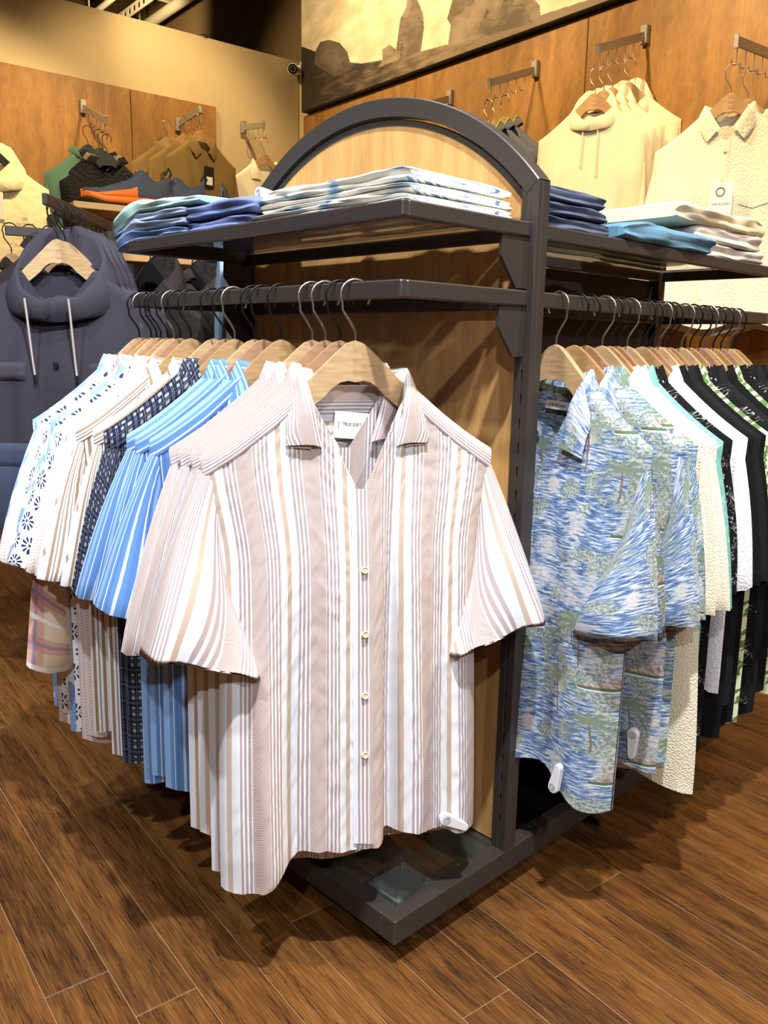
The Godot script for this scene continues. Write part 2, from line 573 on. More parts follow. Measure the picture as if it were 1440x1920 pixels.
	for k in 5:                                              # islands with pale peaks above a green shore
		var c := Vector2(r.randf() * 1024.0, 120.0 + k * 200.0)
		var wid := r.randf_range(110, 170)
		for ix in int(wid * 2):
			var u := ix / wid - 1.0
			var top := (1.0 - absf(u)) * wid * 0.42 * (0.75 + 0.5 * h.get_noise_2d(ix * 0.02 + k * 9.0, 4.0)) + 6.0
			for iy in int(top):
				var sh := h.get_noise_2d(ix * 0.06 + iy * 0.05, iy * 0.02 + k)
				blot(pr, c + Vector2(u * wid, -iy), 1.0, c8(206, 190, 178).lerp(c8(150, 128, 124), clampf(0.5 + sh * 1.8, 0, 1)), 0.85)
			for iy in 12:
				blot(pr, c + Vector2(u * wid, iy - 3), 1.0, c8(88, 112, 84), 0.8)
			for iy in 5:
				blot(pr, c + Vector2(u * wid, iy + 9), 1.0, c8(236, 238, 240), 0.8)
	M.island = cloth(pr, Vector2(0.46, 0.46), 1.5)
	M.island.albedo_color = c8(244, 245, 247)
	M.island_pale = cloth(pr, Vector2(0.40, 0.40), 0.5)
	M.island_pale.albedo_color = c8(236, 242, 232)
	M.island_pale.uv1_offset = Vector3(0.3, 0.55, 0)
	# plain weaves
	var seer := noise_image(256, 256, 0.05, 4, 2)
	var weave := paint(128, 128, func(x: int, y: int) -> Color:
		var v := 0.5 + 0.25 * sin(x / 128.0 * TAU * 32.0) + 0.25 * sin(y / 128.0 * TAU * 32.0)
		return Color(v, v, v))
	var crinkle := noise_image(256, 256, 0.035, 19, 3)
	M.cream = plain_cloth(c8(238, 228, 200), seer, 0.06, 7.0)
	M.white = plain_cloth(c8(244, 244, 246), seer, 0.08, 4.0)
	M.white_crinkle = plain_cloth(c8(240, 230, 202), crinkle, 0.11, 4.0)
	M.black = plain_cloth(c8(26, 26, 27), weave, 0.06, 3.0)
	M.black_rib = plain_cloth(c8(32, 31, 32), seer, 0.05, 5.0)
	M.charcoal = plain_cloth(c8(66, 62, 70), weave, 0.05, 1.0, 0.7)
	M.navy_shell = plain_cloth(c8(60, 57, 66), weave, 0.05, 1.0, 0.7)
	M.slate_pocket = plain_cloth(c8(66, 74, 94), weave, 0.05, 1.0, 0.7)
	M.brown_black = plain_cloth(c8(46, 40, 36), crinkle, 0.3, 2.0, 0.75)
	M.ecru = plain_cloth(c8(240, 229, 196), weave, 0.03, 1.5)
	M.ecru_shell = plain_cloth(c8(242, 228, 186), crinkle, 0.4, 1.5, 0.8)
	M.tan_cord = plain_cloth(c8(138, 114, 70), weave, 0.03, 2.0)
	M.sage = plain_cloth(c8(84, 118, 102), weave, 0.05, 1.0, 0.7)
	M.quilt_black = plain_cloth(c8(30, 29, 32), crinkle, 0.2, 6.0, 0.6)
	M.taupe_grey = plain_cloth(c8(120, 112, 104), weave, 0.05, 1.0, 0.7)
	M.shell_grey = plain_cloth(c8(112, 112, 120), weave, 0.05, 1.0, 0.7)
	M.pale_denim = plain_cloth(c8(150, 176, 196), weave, 0.02, 1.5)
	M.teal_leaf = cloth(paint(256, 256, func(x: int, y: int) -> Color:
		var n := h.get_noise_2d(x / 256.0 * 7.0 + y / 256.0 * 6.0, y / 256.0 * 4.0)
		return c8(116, 172, 160).lerp(c8(176, 214, 202), 1.0 - smoothstep(0.0, 0.045, absf(n)))), Vector2(0.3, 0.3), 0.3)
	M.black_leaf = cloth(paint(512, 512, func(x: int, y: int) -> Color:
		var px := x / 512.0
		var py := y / 512.0
		var i := h.get_noise_2d(px * 3.0, py * 3.0)
		var n := h.get_noise_2d(px * 5.0 + i * 3.0, py * 16.0 + px * 14.0)
		var m := smoothstep(-0.05, 0.1, h.get_noise_2d(px * 4.0 + 50.0, py * 4.0))
		return c8(20, 20, 22).lerp(c8(216, 208, 200), m * (1.0 - smoothstep(0.02, 0.09, absf(n))))), Vector2(0.28, 0.28), 0.3)
	M.green_leaf = cloth(paint(256, 256, func(x: int, y: int) -> Color:
		var n := h.get_noise_2d(x / 256.0 * 8.0 + y / 256.0 * 6.0, y / 256.0 * 5.0)
		return c8(222, 224, 180).lerp(c8(96, 124, 70), smoothstep(0.0, 0.08, n))), Vector2(0.2, 0.2), 0.3)
	# folded knits
	var heather := func(a: Color, b: Color, fx: float) -> Image:
		return paint(256, 256, func(x: int, y: int) -> Color:
			var n := f.get_noise_2d(x * 0.5 * fx, y * 0.22 * fx)
			var q := f.get_noise_2d(x * 0.9 + 300.0, y * 0.9)
			return a.lerp(b, clampf(0.5 + n * 0.9 + q * 0.4, 0, 1)))
	M.knit_mint = cloth(heather.call(c8(128, 164, 156), c8(184, 208, 196), 1.0), Vector2(0.12, 0.12), 1.0)
	M.knit_grey = cloth(heather.call(c8(112, 128, 150), c8(160, 172, 188), 1.0), Vector2(0.12, 0.12), 1.0)
	M.knit_denim = cloth(heather.call(c8(96, 122, 160), c8(136, 160, 192), 1.0), Vector2(0.12, 0.12), 1.0)
	M.twill_blue = cloth(heather.call(c8(92, 104, 148), c8(118, 130, 172), 0.6), Vector2(0.05, 0.05), 0.6)
	M.knit_navy = cloth(heather.call(c8(62, 70, 92), c8(98, 108, 132), 1.0), Vector2(0.12, 0.12), 1.2)
	M.knit_blue = cloth(heather.call(c8(82, 118, 142), c8(112, 148, 172), 1.0), Vector2(0.08, 0.08), 1.8)
	M.knit_cream = cloth(heather.call(c8(208, 190, 156), c8(226, 210, 180), 1.0), Vector2(0.08, 0.08), 1.6)
	M.knit_bone = cloth(heather.call(c8(190, 182, 172), c8(212, 204, 194), 1.0), Vector2(0.08, 0.08), 1.6)
	M.tie_dye = cloth(paint(512, 512, func(x: int, y: int) -> Color:
		var n := h.get_noise_2d(x / 512.0 * 4.0, y / 512.0 * 30.0)
		var m := h.get_noise_2d(x / 512.0 * 3.5 + 70.0, y / 512.0 * 4.0)
		var g := f.get_noise_2d(x * 0.5, y * 0.5)
		var col := c8(230, 225, 212).lerp(c8(96, 130, 166), smoothstep(0.0, 0.3, n) * smoothstep(-0.12, 0.15, m))
		return col.lightened(g * 0.06)), Vector2(0.5, 0.5), 0.5)

func blot(im: Image, p: Vector2, r: float, c: Color, k: float) -> void:
	var w := im.get_width()
	var n := int(ceilf(r))
	for dy in range(-n, n + 1):
		for dx in range(-n, n + 1):
			if dx * dx + dy * dy <= r * r + 0.5:
				var x := posmod(int(p.x) + dx, w)
				var y := posmod(int(p.y) + dy, w)
				im.set_pixel(x, y, im.get_pixel(x, y).lerp(c, k))

# ------------------------------------------------------------------ garments
func hang_y(x: float) -> float:
	x = minf(absf(x), 0.30)
	return -(1.15 * (sqrt(x * x + 0.000324) - 0.018)) + 1.2 * x * x

class Drape:
	var hw := 0.235
	var chest := 0.225
	var hem := 0.228
	var length := 0.84
	var depth := 0.02
	var nw := 0.078
	var vd := 0.10
	var arm := 0.36
	var slen := 0.30
	var sang := 22.0
	var cuff := 0.095
	var swing := 0.0
	var amp := 0.014
	var hem_amp := 0.012
	var flare := 0.0          # forward sway of the hem
	var top := 0.012
	var tail := 0.025
	var nf := 8
	var folds := []
	var backs := []
	var host
	var crinkle := 0.0008
	var hem_l := 0.0
	var hem_r := 0.0
	var puffy := 1.0

	func setup(sd: int) -> void:
		var r := RandomNumberGenerator.new()
		r.seed = sd
		for list: Array in [folds, backs]:
			for k in nf:
				list.append([r.randf_range(-0.9, 0.9), r.randf_range(0.07, 0.2), r.randf_range(0.4, 1.0) * (1 if k % 2 == 0 else -1), r.randf_range(-0.15, 0.15), r.randf_range(0.05, 0.5)])

	func bend(list: Array, s: float, q: float) -> float:
		var t := 0.0
		for f: Array in list:
			var d: float = (s - f[0] - f[3] * q) / f[1]
			t += f[2] * exp(-d * d) * smoothstep(f[4] - 0.25, f[4] + 0.55, q)
		return t * amp

	func width(y: float) -> float:
		var a := smoothstep(0.17, arm, -y)
		var w := lerpf(hw, chest, a)
		return lerpf(w, hem, smoothstep(arm, length, -y))

	func puff(s: float, y: float) -> float:        # closes the shoulder over the hanger
		var x0 := s * hw
		if absf(x0) < nw:
			return 1.0
		var yt: float = host.hang_y(x0) + top
		return sqrt(clampf((yt - y) / 0.012, 0, 1))

	func front(s: float, y: float) -> float:
		var q := clampf(-y / length, 0, 1)
		var e := sqrt(maxf(0.0, 1.0 - s * s))
		var e2 := sqrt(maxf(0.0, 1.0 - pow(s, 8)))
		var x := s * width(y)
		return puff(s, y) * (0.012 * e2 + depth * smoothstep(0.08, 0.5, q) * e + 0.026 * exp(-x * x / 0.0075) * exp(-q * q / 0.07) + bend(folds, s, q) * (1.0 - pow(s, 6)) + crinkle * host.noise.get_noise_3d(x * 70.0, y * 70.0, hw * 900.0 + amp * 3000.0) * e2) + flare * q * q

	func back(s: float, y: float) -> float:
		var q := clampf(-y / length, 0, 1)
		var e := sqrt(maxf(0.0, 1.0 - s * s))
		var e2 := sqrt(maxf(0.0, 1.0 - pow(s, 8)))
		var x := s * width(y)
		return puff(s, y) * (-0.012 * e2 - depth * smoothstep(0.08, 0.5, q) * e - 0.018 * exp(-x * x / 0.0075) * exp(-q * q / 0.05) - absf(bend(backs, s, q)) * 0.7 * (1.0 - pow(s, 6))) + flare * q * q * 0.8

	func neck_front(x: float) -> float:
		return host.hang_y(nw) - vd * (1.0 - absf(x) / nw)

	func at_front(x: float, y: float, off := 0.002) -> Vector3:
		var s := clampf(x / width(y), -1, 1)
		return Vector3(x, y, front(s, y) + off)

	func sheet(is_front: bool, nu: int, nv: int) -> Array:
		var rows := []
		var uvs := []
		for j in nv + 1:
			var row := PackedVector3Array()
			var ur := PackedVector2Array()
			var v := pow(float(j) / nv, 1.4)
			for i in nu + 1:
				var s := -1.0 + 2.0 * i / nu
				var x0 := s * hw
				var yt: float = host.hang_y(x0) + top
				if absf(x0) < nw:
					yt = neck_front(x0) if is_front else host.hang_y(nw) - 0.02 * (1.0 - pow(x0 / nw, 2)) + top
				var yh := -length + hem_amp * sin(s * 5.0 + float(folds[0][0]) * 9.0) - hem_amp * 0.4 * cos(s * 8.0) + (0.0 if is_front else -tail * (1.0 - pow(s, 4))) - hem_l * smoothstep(0.25, 0.95, -s) - hem_r * smoothstep(0.35, 0.9, s)
				var y := lerpf(yt, yh, v)
				var x := s * width(y)
				row.append(Vector3(x, y, front(s, y) if is_front else back(s, y)))
				ur.append(Vector2(s * chest if is_front else s * chest + 0.031, -y))
			rows.append(row)
			uvs.append(ur)
		return [rows, uvs]

	func sleeve(sg: float, nr: int, nt: int) -> Array:
		var rows := []
		var uvs := []
		var a := deg_to_rad(sang)
		var dir := Vector3(sin(a), -cos(a), 0)
		var perp := Vector3(-cos(a), -sin(a), 0)
		var T := Vector3(hw - 0.012, host.hang_y(hw) + top, 0)
		var B := Vector3(chest - 0.01, -arm, 0)
		var end_o := T + dir * slen
		var end_i := end_o + perp * cuff * 2.0
		end_i.y = lerpf(end_i.y, end_o.y, 0.25)
		var inner := 2
		for j in nt + 1 + inner:
			var t := float(mini(j, nt)) / nt
			var shrink := 1.0
			if j > nt:
				t = 1.0 - 0.05 * (j - nt)
				shrink = 0.93
			var bulge := Vector3(0.007 * sin(t * PI) , 0.004 * sin(t * PI), 0)
			var O := T.lerp(end_o, t) + bulge
			var I := B.lerp(end_i, t)
			var th := lerpf(0.014, (0.028 + depth * 0.6) * puffy, smoothstep(0.0, 1.0, t)) * shrink
			var mid := (O + I) / 2
			var half := (O - I) / 2 * shrink
			var row := PackedVector3Array()
			var ur := PackedVector2Array()
			for k in nr + 1:
				var p := TAU * k / nr
				var c := cos(p)
				var sn := sin(p)
				var wob := 1.0 + 0.26 * sin(p * 3.0 + t * 3.0 + float(folds[1][0]) * 6.0) * t + 0.12 * sin(p * 7.0 - t * 4.0 + float(folds[0][0]) * 8.0) * smoothstep(0.1, 0.5, t)
				var q := mid + half * (signf(c) * pow(absf(c), 0.75)) + Vector3(0, 0, th * sn * wob + swing * t * t)
				if j == nt:
					q.y += 0.005 * sin(p * 2.0 + float(folds[2][0]) * 7.0)
				row.append(Vector3(q.x * sg, q.y, q.z))
				ur.append(Vector2(float(k) / nr * half.length() * 4.0, t * slen))
			rows.append(row)
			uvs.append(ur)
		return [rows, uvs]

	# collar: inner line, roll and leaf, swept from the wearer's right tip round the back to the left one
	func collar(stand: float, leaf: float, tip_in: Vector2, tip_out: Vector2, n := 28) -> Array:
		var rows := []
		var uvs := []
		var along := 0.0
		var last := Vector3.ZERO
		for i in n + 1:
			var a := -1.0 + 2.0 * i / n
			var sg := signf(a)
			var K: Vector3
			var R: Vector3
			var L: Vector3
			if absf(a) <= 0.5:
				var th := a * PI
				var sd := Vector3(sin(th), 0, -cos(th))
				var ny: float = host.hang_y(nw)
				K = Vector3(nw * 0.96 * sd.x, ny - 0.014 * (1.0 - absf(sd.x)), 0.040 * sd.z + 0.004)
				R = K + sd * 0.006 + Vector3(0, stand, 0)
				L = K + Vector3(sd.x * 0.034, stand - leaf - 0.010 * absf(sd.x), sd.z * 0.020 + 0.006 * absf(sd.x))
			else:
				var t := (absf(a) - 0.5) * 2.0
				var e := smoothstep(0.0, 1.0, t)
				var ny2: float = host.hang_y(nw)
				var kx := lerpf(nw * 0.96, tip_in.x, t)
				var ky := lerpf(ny2, tip_in.y, t)
				K = Vector3(sg * kx, ky, lerpf(0.004, front(kx / hw, ky) + 0.006, minf(1.0, t * 2.2)))
				R = K + Vector3(sg * 0.006 * (1.0 - t), stand * (1.0 - e), 0.008 * (1.0 - t * 0.5) * smoothstep(0.0, 0.3, t))
				var l0 := Vector3(nw * 0.96 + 0.034, ny2 + stand - leaf - 0.010, 0.010)
				var lx := lerpf(l0.x, tip_out.x, t)
				var ly := lerpf(l0.y, tip_out.y, t)
				L = Vector3(sg * lx, ly, lerpf(l0.z, front(clampf(lx / hw, -1, 1), ly) + 0.010, minf(1.0, t * 1.6)))
			if i > 0:
				along += R.distance_to(last)
			last = R
			var mid := R.lerp(L, 0.45) + Vector3(0, 0.004, 0.004 if absf(a) > 0.5 else 0.0)
			var under := L.lerp(R, 0.08) - Vector3(0, 0.002, 0.003)
			var under2 := R.lerp(L, 0.3) - Vector3(0, 0.003, 0.003)
			rows.append(PackedVector3Array([K, K.lerp(R, 0.6), R + Vector3(0, 0.001, 0), R.lerp(mid, 0.5) + Vector3(0, 0.002, 0.0015), mid, L.lerp(mid, 0.3), L, under, under2]))
			var w := R.distance_to(L)
			uvs.append(PackedVector2Array([Vector2(-0.03, along), Vector2(-0.012, along), Vector2(0, along), Vector2(w * 0.25, along), Vector2(w * 0.5, along), Vector2(w * 0.8, along), Vector2(w, along), Vector2(w, along), Vector2(w * 0.3, along)]))
		return [rows, uvs]

func shape_of(parts: Array) -> ArrayMesh:
	var s := Shape.new()
	s.grid(parts[0], parts[1])
	return s.done()

# a garment on its hanger; `at` is the crown of the hanger's timber
func hang(called: String, label: String, category: String, group: String, m: Material, at: Vector3, turn: float, g: Dictionary) -> Node3D:
	var o := thing(called, label, category, group, at, turn)
	var d := Drape.new()
	d.host = self
	for key in ["hw", "chest", "hem", "length", "depth", "nw", "vd", "arm", "slen", "sang", "cuff", "swing", "amp", "hem_amp", "flare", "nf", "tail", "crinkle", "hem_l", "hem_r", "puffy"]:
		if g.has(key):
			d.set(key, g[key])
	d.setup(int(g.get("seed", 1)))
	if g.has("folds"):
		d.folds = g.folds
	var nu: int = g.get("nu", 30)
	var nv: int = g.get("nv", 24)
	var body := Shape.new()
	var fr := d.sheet(true, nu, nv)
	var bk := d.sheet(false, nu, nv)
	body.grid(fr[0], fr[1])
	for r in bk[0].size():
		bk[0][r].reverse()
		bk[1][r].reverse()
	body.grid(bk[0], bk[1])
	part(o, "shirt_body" if category == "shirt" else "garment_body", body.done(), m)
	var nr: int = g.get("nr", 14)
	if g.get("sleeves", true):
		for sg: float in [-1.0, 1.0]:
			part(o, "sleeve", shape_of(d.sleeve(sg, nr, int(g.get("nt", 10)))), g.get("sleeve_mat", m))
	match g.get("collar", "camp"):
		"camp":
			part(o, "collar", shape_of(d.collar(g.get("stand", 0.028), g.get("leaf", 0.052), g.get("tip_in", Vector2(0.045, -0.165)), g.get("tip_out", Vector2(0.104, -0.160)))), m)
		"point":
			part(o, "collar", shape_of(d.collar(0.03, 0.05, Vector2(0.018, -0.125), Vector2(0.062, -0.165))), m)
		"hood":
			part(o, "hood", hood_mesh(g.get("hood", 0.75)), m)
		"stand":
			part(o, "collar", shape_of(d.collar(0.050, 0.022, Vector2(0.016, -0.118), Vector2(0.024, -0.098))), g.get("collar_mat", m))
	if g.get("yoke", false):
		for sg: float in [-1.0, 1.0]:
			var yr := []
			var yu := []
			for i in 15:
				var x := sg * lerpf(d.nw + 0.002, d.hw - 0.001, i / 14.0)
				var row := PackedVector3Array()
				var ur := PackedVector2Array()
				for q: float in [0.033, 0.0325, 0.022, 0.015, 0.010, 0.004, 0.0, -0.004, -0.010, -0.03, -0.075]:
					var y := hang_y(x) + d.top - absf(q)
					var z: float = 0.0
					if q > 0:
						z = d.front(x / d.hw, y) + (0.002 if q < 0.0328 else 0.0)
					elif q < 0:
						z = d.back(x / d.hw, y) - 0.002
					row.append(Vector3(x * d.width(y) / d.hw, y + (0.002 if q == 0.0 else 0.0), z))
					ur.append(Vector2(q * 1.1 + 0.02, x))
				yr.append(row)
				yu.append(ur)
			part(o, "yoke", shape_of([yr, yu]), m)
	var plk: Variant = g.get("placket", null)
	if plk != null:
		var rows := []
		var uvs := []
		var top := d.neck_front(0.0) + 0.012
		for j in 31:
			var y := lerpf(top, -d.length + 0.006, j / 30.0)
			var row := PackedVector3Array()
			var ur := PackedVector2Array()
			for x: float in [-0.0165, -0.016, 0.0, 0.016, 0.0165]:
				row.append(d.at_front(x, y, 0.0 if absf(x) > 0.0162 else 0.003))
				ur.append(Vector2(x + float(plk), -y))
			rows.append(row)
			uvs.append(ur)
		part(o, "placket", shape_of([rows, uvs]), m)
	var bm: Material = g.get("button_mat", M.button)
	for y: float in g.get("buttons", []):
		var b := part(o, "button", M.button_mesh, bm, d.at_front(0.002, y, 0.006))
		b.rotation.x = -0.08
	drapes[o] = d
	return o

# a soft hood lying open round the neck: inner wall, rim and outer wall as one ring
func hood_mesh(k: float) -> ArrayMesh:
	var rows := []
	var uvs := []
	for i in 41:
		var p := TAU * i / 40.0
		var c := cos(p)
		var sn := sin(p)
		var lump := 0.006 * sin(p * 5.0 + 1.0) + 0.004 * sin(p * 9.0)
		var inner := Vector3(0.080 * sn, -0.150 - 0.055 * c, -0.004 + 0.050 * c)
		var rim := Vector3(0.118 * sn, -0.062 - 0.105 * c + lump, -0.010 + 0.080 * c)
		var outer := Vector3(0.160 * sn, -0.165 - 0.060 * c, -0.026 + 0.092 * c)
		var row := PackedVector3Array()
		var ur := PackedVector2Array()
		for q: Vector3 in [inner, inner.lerp(rim, 0.5) + Vector3(0, -0.008, 0), inner.lerp(rim, 0.85), rim + Vector3(0, 0.003, 0), rim.lerp(outer, 0.12) + Vector3(sn * 0.006, 0.003, c * 0.006), rim.lerp(outer, 0.4) + Vector3(sn * 0.014, 0.006, c * 0.014), rim.lerp(outer, 0.75) + Vector3(sn * 0.012, lump, c * 0.012), outer]:
			row.append(q * Vector3(k, k, k))
			ur.append(Vector2(p * 0.12, row.size() * 0.03))
		rows.append(row)
		uvs.append(ur)
	return shape_of([rows, uvs])

func make_hanger_meshes() -> void:
	var s := Shape.new()
	var up := PackedVector2Array()
	var low := PackedVector2Array()
	for k in 33:
		var x := -0.203 + 0.406 * k / 32.0
		var u := absf(x) / 0.203
		up.append(Vector2(x, hang_y(x)))
		var th := lerpf(0.052, 0.030, smoothstep(0.1, 0.9, u))
		var yb := hang_y(x) - th
		if u < 0.25:
			yb = lerpf(-0.066, yb, pow(u / 0.25, 1.0))
		low.append(Vector2(x, yb))
	low.reverse()
	up.append_array(low)
	s.prism(up, -0.006, 0.006)
	M.hanger_mesh = s.done()
	for mirror: float in [1.0, -1.0]:
		var c := Curve3D.new()
		var pts := PackedVector3Array([Vector3(0, -0.01, 0), Vector3(0, 0.014, 0), Vector3(-0.006, 0.026, 0), Vector3(-0.021, 0.047, 0)])
		for k in 15:
			var a := deg_to_rad(205.0 - k * 17.0)
			pts.append(Vector3(cos(a) * 0.0245, 0.0705 + sin(a) * 0.0245, 0))
		for k in pts.size():
			pts[k].x *= mirror
		var t := Shape.new()
		t.tube(pts, 0.0020, 7)
		M["hook_mesh" + ("" if mirror > 0 else "_r")] = t.done()
	var b := Shape.new()
	var ring := PackedVector2Array()
	for k in 14:
		ring.append(Vector2(cos(TAU * k / 14), sin(TAU * k / 14)) * 0.0058)
	b.prism(ring, -0.0016, 0.0016)
	for k in 14:
		var a0 := ring[k]
		var a1 := ring[(k + 1) % 14]
		b.quad(Vector3(a0.x, a0.y, 0.0016), Vector3(a1.x, a1.y, 0.0016), Vector3(a1.x, a1.y, 0.0028) * Vector3(0.86, 0.86, 1), Vector3(a0.x, a0.y, 0.0028) * Vector3(0.86, 0.86, 1), Vector3(a0.x, a0.y, 0.005))
		b.quad(Vector3(a0.x * 0.86, a0.y * 0.86, 0.0028), Vector3(a1.x * 0.86, a1.y * 0.86, 0.0028), Vector3(a1.x * 0.6, a1.y * 0.6, 0.0018), Vector3(a0.x * 0.6, a0.y * 0.6, 0.0018), Vector3(-a0.x, -a0.y, 0.005))
	M.button_mesh = b.done()

func hanger(holds: String, at: Vector3, turn: float, right := false, steel := false, tone := 0, group := "wooden hangers on the display rack") -> Node3D:
	var o := thing("clothes_hanger", "wooden clothes hanger inside " + holds, "hanger", group, at, turn)
	part(o, "timber_arms", M.hanger_mesh, M.hanger[tone % 3])
	part(o, "hook", M.hook_mesh_r if right else M.hook_mesh, M.wire_steel if steel else M.wire_dark)
	return o

# a small white security tag with its ring
func security_tag(label: String, at: Vector3, basis: Basis) -> void:
	var o := thing("security_tag", label, "tag", "white plastic security tags")
	o.transform = Transform3D(basis, at)
	var s := Shape.new()
	var poly := PackedVector2Array()
	for k in 12:
		var a := PI * k / 11.0
		poly.append(Vector2(cos(a) * 0.011, 0.020 + sin(a) * 0.011))
	for k in 8:
		var a := PI + PI * k / 7.0
		poly.append(Vector2(cos(a) * 0.007, -0.024 + sin(a) * 0.007))
	s.prism(poly, -0.006, 0.006, Transform3D(), 0.0015)
	part(o, "shell", s.done(), M.white_plastic)
	part(o, "ring_mark", ring_mesh(0.0062, 0.0009), M.tag_grey, Vector3(0, 0.018, 0.006))
	part(o, "ring_mark", ring_mesh(0.003, 0.0008), M.tag_grey, Vector3(0, 0.018, 0.006))

func ring_mesh(r: float, w: float) -> ArrayMesh:
	var s := Shape.new()
	var p := PackedVector3Array()
	for k in 19:
		p.append(Vector3(cos(TAU * k / 18), sin(TAU * k / 18), 0) * r)
	s.tube(p, w, 5)
	return s.done()

# a folded garment: w along its front edge (x), d deep (z), h high, resting at y = 0
func folded(called: String, label: String, group: String, m: Material, at: Vector3, turn: float, size: Vector3, sd: int, g := {}) -> Node3D:
	var o := thing(called, label, g.get("category", "folded clothes"), group, at, turn)
	var f := FastNoiseLite.new()
	f.seed = sd
	f.frequency = 1.0
	f.fractal_octaves = 2
	var nx: int = 44
	var ns: int = 40
	var rows := []
	var uvs := []
	var droop: float = g.get("droop", 0.0)         # how steeply the part past `edge` sags
	var edge: float = g.get("edge", 9.0)
	var side: float = g.get("side", 1.0)
	var lay: Array = g.get("on", [])               # [height at left, at right] it lies on
	for i in nx + 1:
		var u := -1.0 + 2.0 * i / nx
		var x := u * size.x / 2
		var cap := pow(maxf(0.0, 1.0 - pow(absf(u), 12)), 0.5)
		var row := PackedVector3Array()
		var ur := PackedVector2Array()
		var arc := 0.0
		var prev := Vector3.ZERO
		for k in ns + 1:
			var a := TAU * k / ns
			var c := cos(a)
			var s := sin(a)
			var z := size.z / 2 * signf(c) * pow(absf(c), 0.22) * lerpf(0.95, 1.0, cap)
			var y := size.y / 2 * signf(s) * pow(absf(s), 0.55) * lerpf(0.6, 1.0, cap)
			var roll := f.get_noise_2d(x * 5.5, z * 4.0 + 3.0)
			if s > 0:
				y *= 1.0 + 0.42 * roll + float(g.get("crown", 0.15)) * (1.0 - u * u)
			# the fold line round the front edge
			z -= signf(c) * float(g.get("pinch", 0.004)) * exp(-pow((y - size.y * 0.02 * sin(x * 30.0 + sd)) / (size.y * 0.12), 2)) * (1.0 if absf(c) > 0.5 else 0.0)
			z += 0.012 * f.get_noise_2d(x * 5.0 + 20.0, s * 0.8)
			var base := size.y / 2
			if lay.size() == 2:
				base += lerpf(lay[0], lay[1], (u + 1) / 2)
			var p := Vector3(x, y + base, z)
			var past := x * side - edge
			if droop > 0.0:
				p.y += maxf(0.0, y) * 1.4 * smoothstep(-0.06, 0.06, past)
			if past > 0:
				p.y -= droop * past * past / (0.02 + past) * 1.0
				p.x -= side * past * minf(0.4, droop * 0.35)
			if k > 0:
				arc += p.distance_to(prev)
			prev = p
			row.append(p)
			ur.append(Vector2(x, arc))
		rows.append(row)
		uvs.append(ur)
	var sh := Shape.new()
	sh.grid(rows, uvs)
	for e: int in [0, nx]:                          # close the ends
		var base_ix := sh.v.size()
		var mid := Vector3.ZERO
		for q: Vector3 in rows[e]:
			mid += q
		sh.v.append(mid / float(ns + 1))
		sh.uv.append(Vector2.ZERO)
		for k in ns + 1:
			sh.v.append(rows[e][k])
			sh.uv.append(uvs[e][k])
		for k in ns:
			if e == 0:
				sh.ix.append_array(PackedInt32Array([base_ix, base_ix + 2 + k, base_ix + 1 + k]))
			else:
				sh.ix.append_array(PackedInt32Array([base_ix, base_ix + 1 + k, base_ix + 2 + k]))
	part(o, "folded_cloth", sh.done(), m)
	return o

func lettering(parent: Node, text: String, size: float, at: Vector3, basis: Basis, m: Material) -> void:
	var t := TextMesh.new()
	t.text = text
	var f := SystemFont.new()
	f.font_names = PackedStringArray(["Droid Sans"])
	t.font = f
	t.font_size = 16
	t.pixel_size = size / 16.0
	t.depth = 0.0004
	part(parent, "lettering", t, m, at, basis)

# ------------------------------------------------------------------ unseen lamps
func unseen_lamp(label: String, at: Vector3, target: Vector3, c: Color, energy: float, angle: float, radius := 0.05) -> void:  # a lamp out of view, modelled as a spotlight head
	var o := thing("unseen_spotlight", label, "spotlight", "unseen spotlights around the shop", at)
	var dir := (target - at).normalized()
	var b := Basis.looking_at(dir, Vector3.UP if absf(dir.y) < 0.98 else Vector3.RIGHT)
	var s := Shape.new()
	var rows := []
	var uvs := []
	for p: Vector2 in [Vector2(0.0, 0.16), Vector2(0.05, 0.16), Vector2(0.055, 0.14), Vector2(0.055, 0.02), Vector2(0.062, 0.0), Vector2(0.056, 0.0), Vector2(0.05, 0.03)]:
		var row := PackedVector3Array()
		var ur := PackedVector2Array()
		for k in 17:
			row.append(b * Vector3(cos(TAU * k / 16) * p.x, sin(TAU * k / 16) * p.x, p.y))
			ur.append(Vector2(k / 16.0, p.y))
		rows.append(row)
		uvs.append(ur)
	s.grid(rows, uvs)
	part(o, "housing", s.done(), M.black_plastic)
	var stem := Shape.new()
	stem.tube(PackedVector3Array([b * Vector3(0, 0, 0.10), b * Vector3(0, 0, 0.10) + Vector3(0, 0.12, 0), Vector3((b * Vector3(0, 0, 0.10)).x, 4.18 - at.y, (b * Vector3(0, 0, 0.10)).z)]), 0.012, 8)
	part(o, "stem", stem.done(), M.black_plastic)
	var glow := mat(c, 0.5)
	glow.emission_enabled = true
	glow.emission = c
	glow.emission_energy_multiplier = 2.0
	part(o, "lamp_lens", disc(0.048, 0.006, 20), glow, b * Vector3(0, 0, 0.012), b)
	var l := SpotLight3D.new()
	l.name = "light"
	l.light_color = c
	l.light_energy = energy * 0.085
	l.spot_angle = angle
	l.spot_angle_attenuation = 0.6
	l.spot_range = 14.0
	l.spot_attenuation = 2.0
	l.light_size = radius
	l.shadow_enabled = true
	l.transform = Transform3D(b, b * Vector3(0, 0, -0.012))
	o.add_child(l)

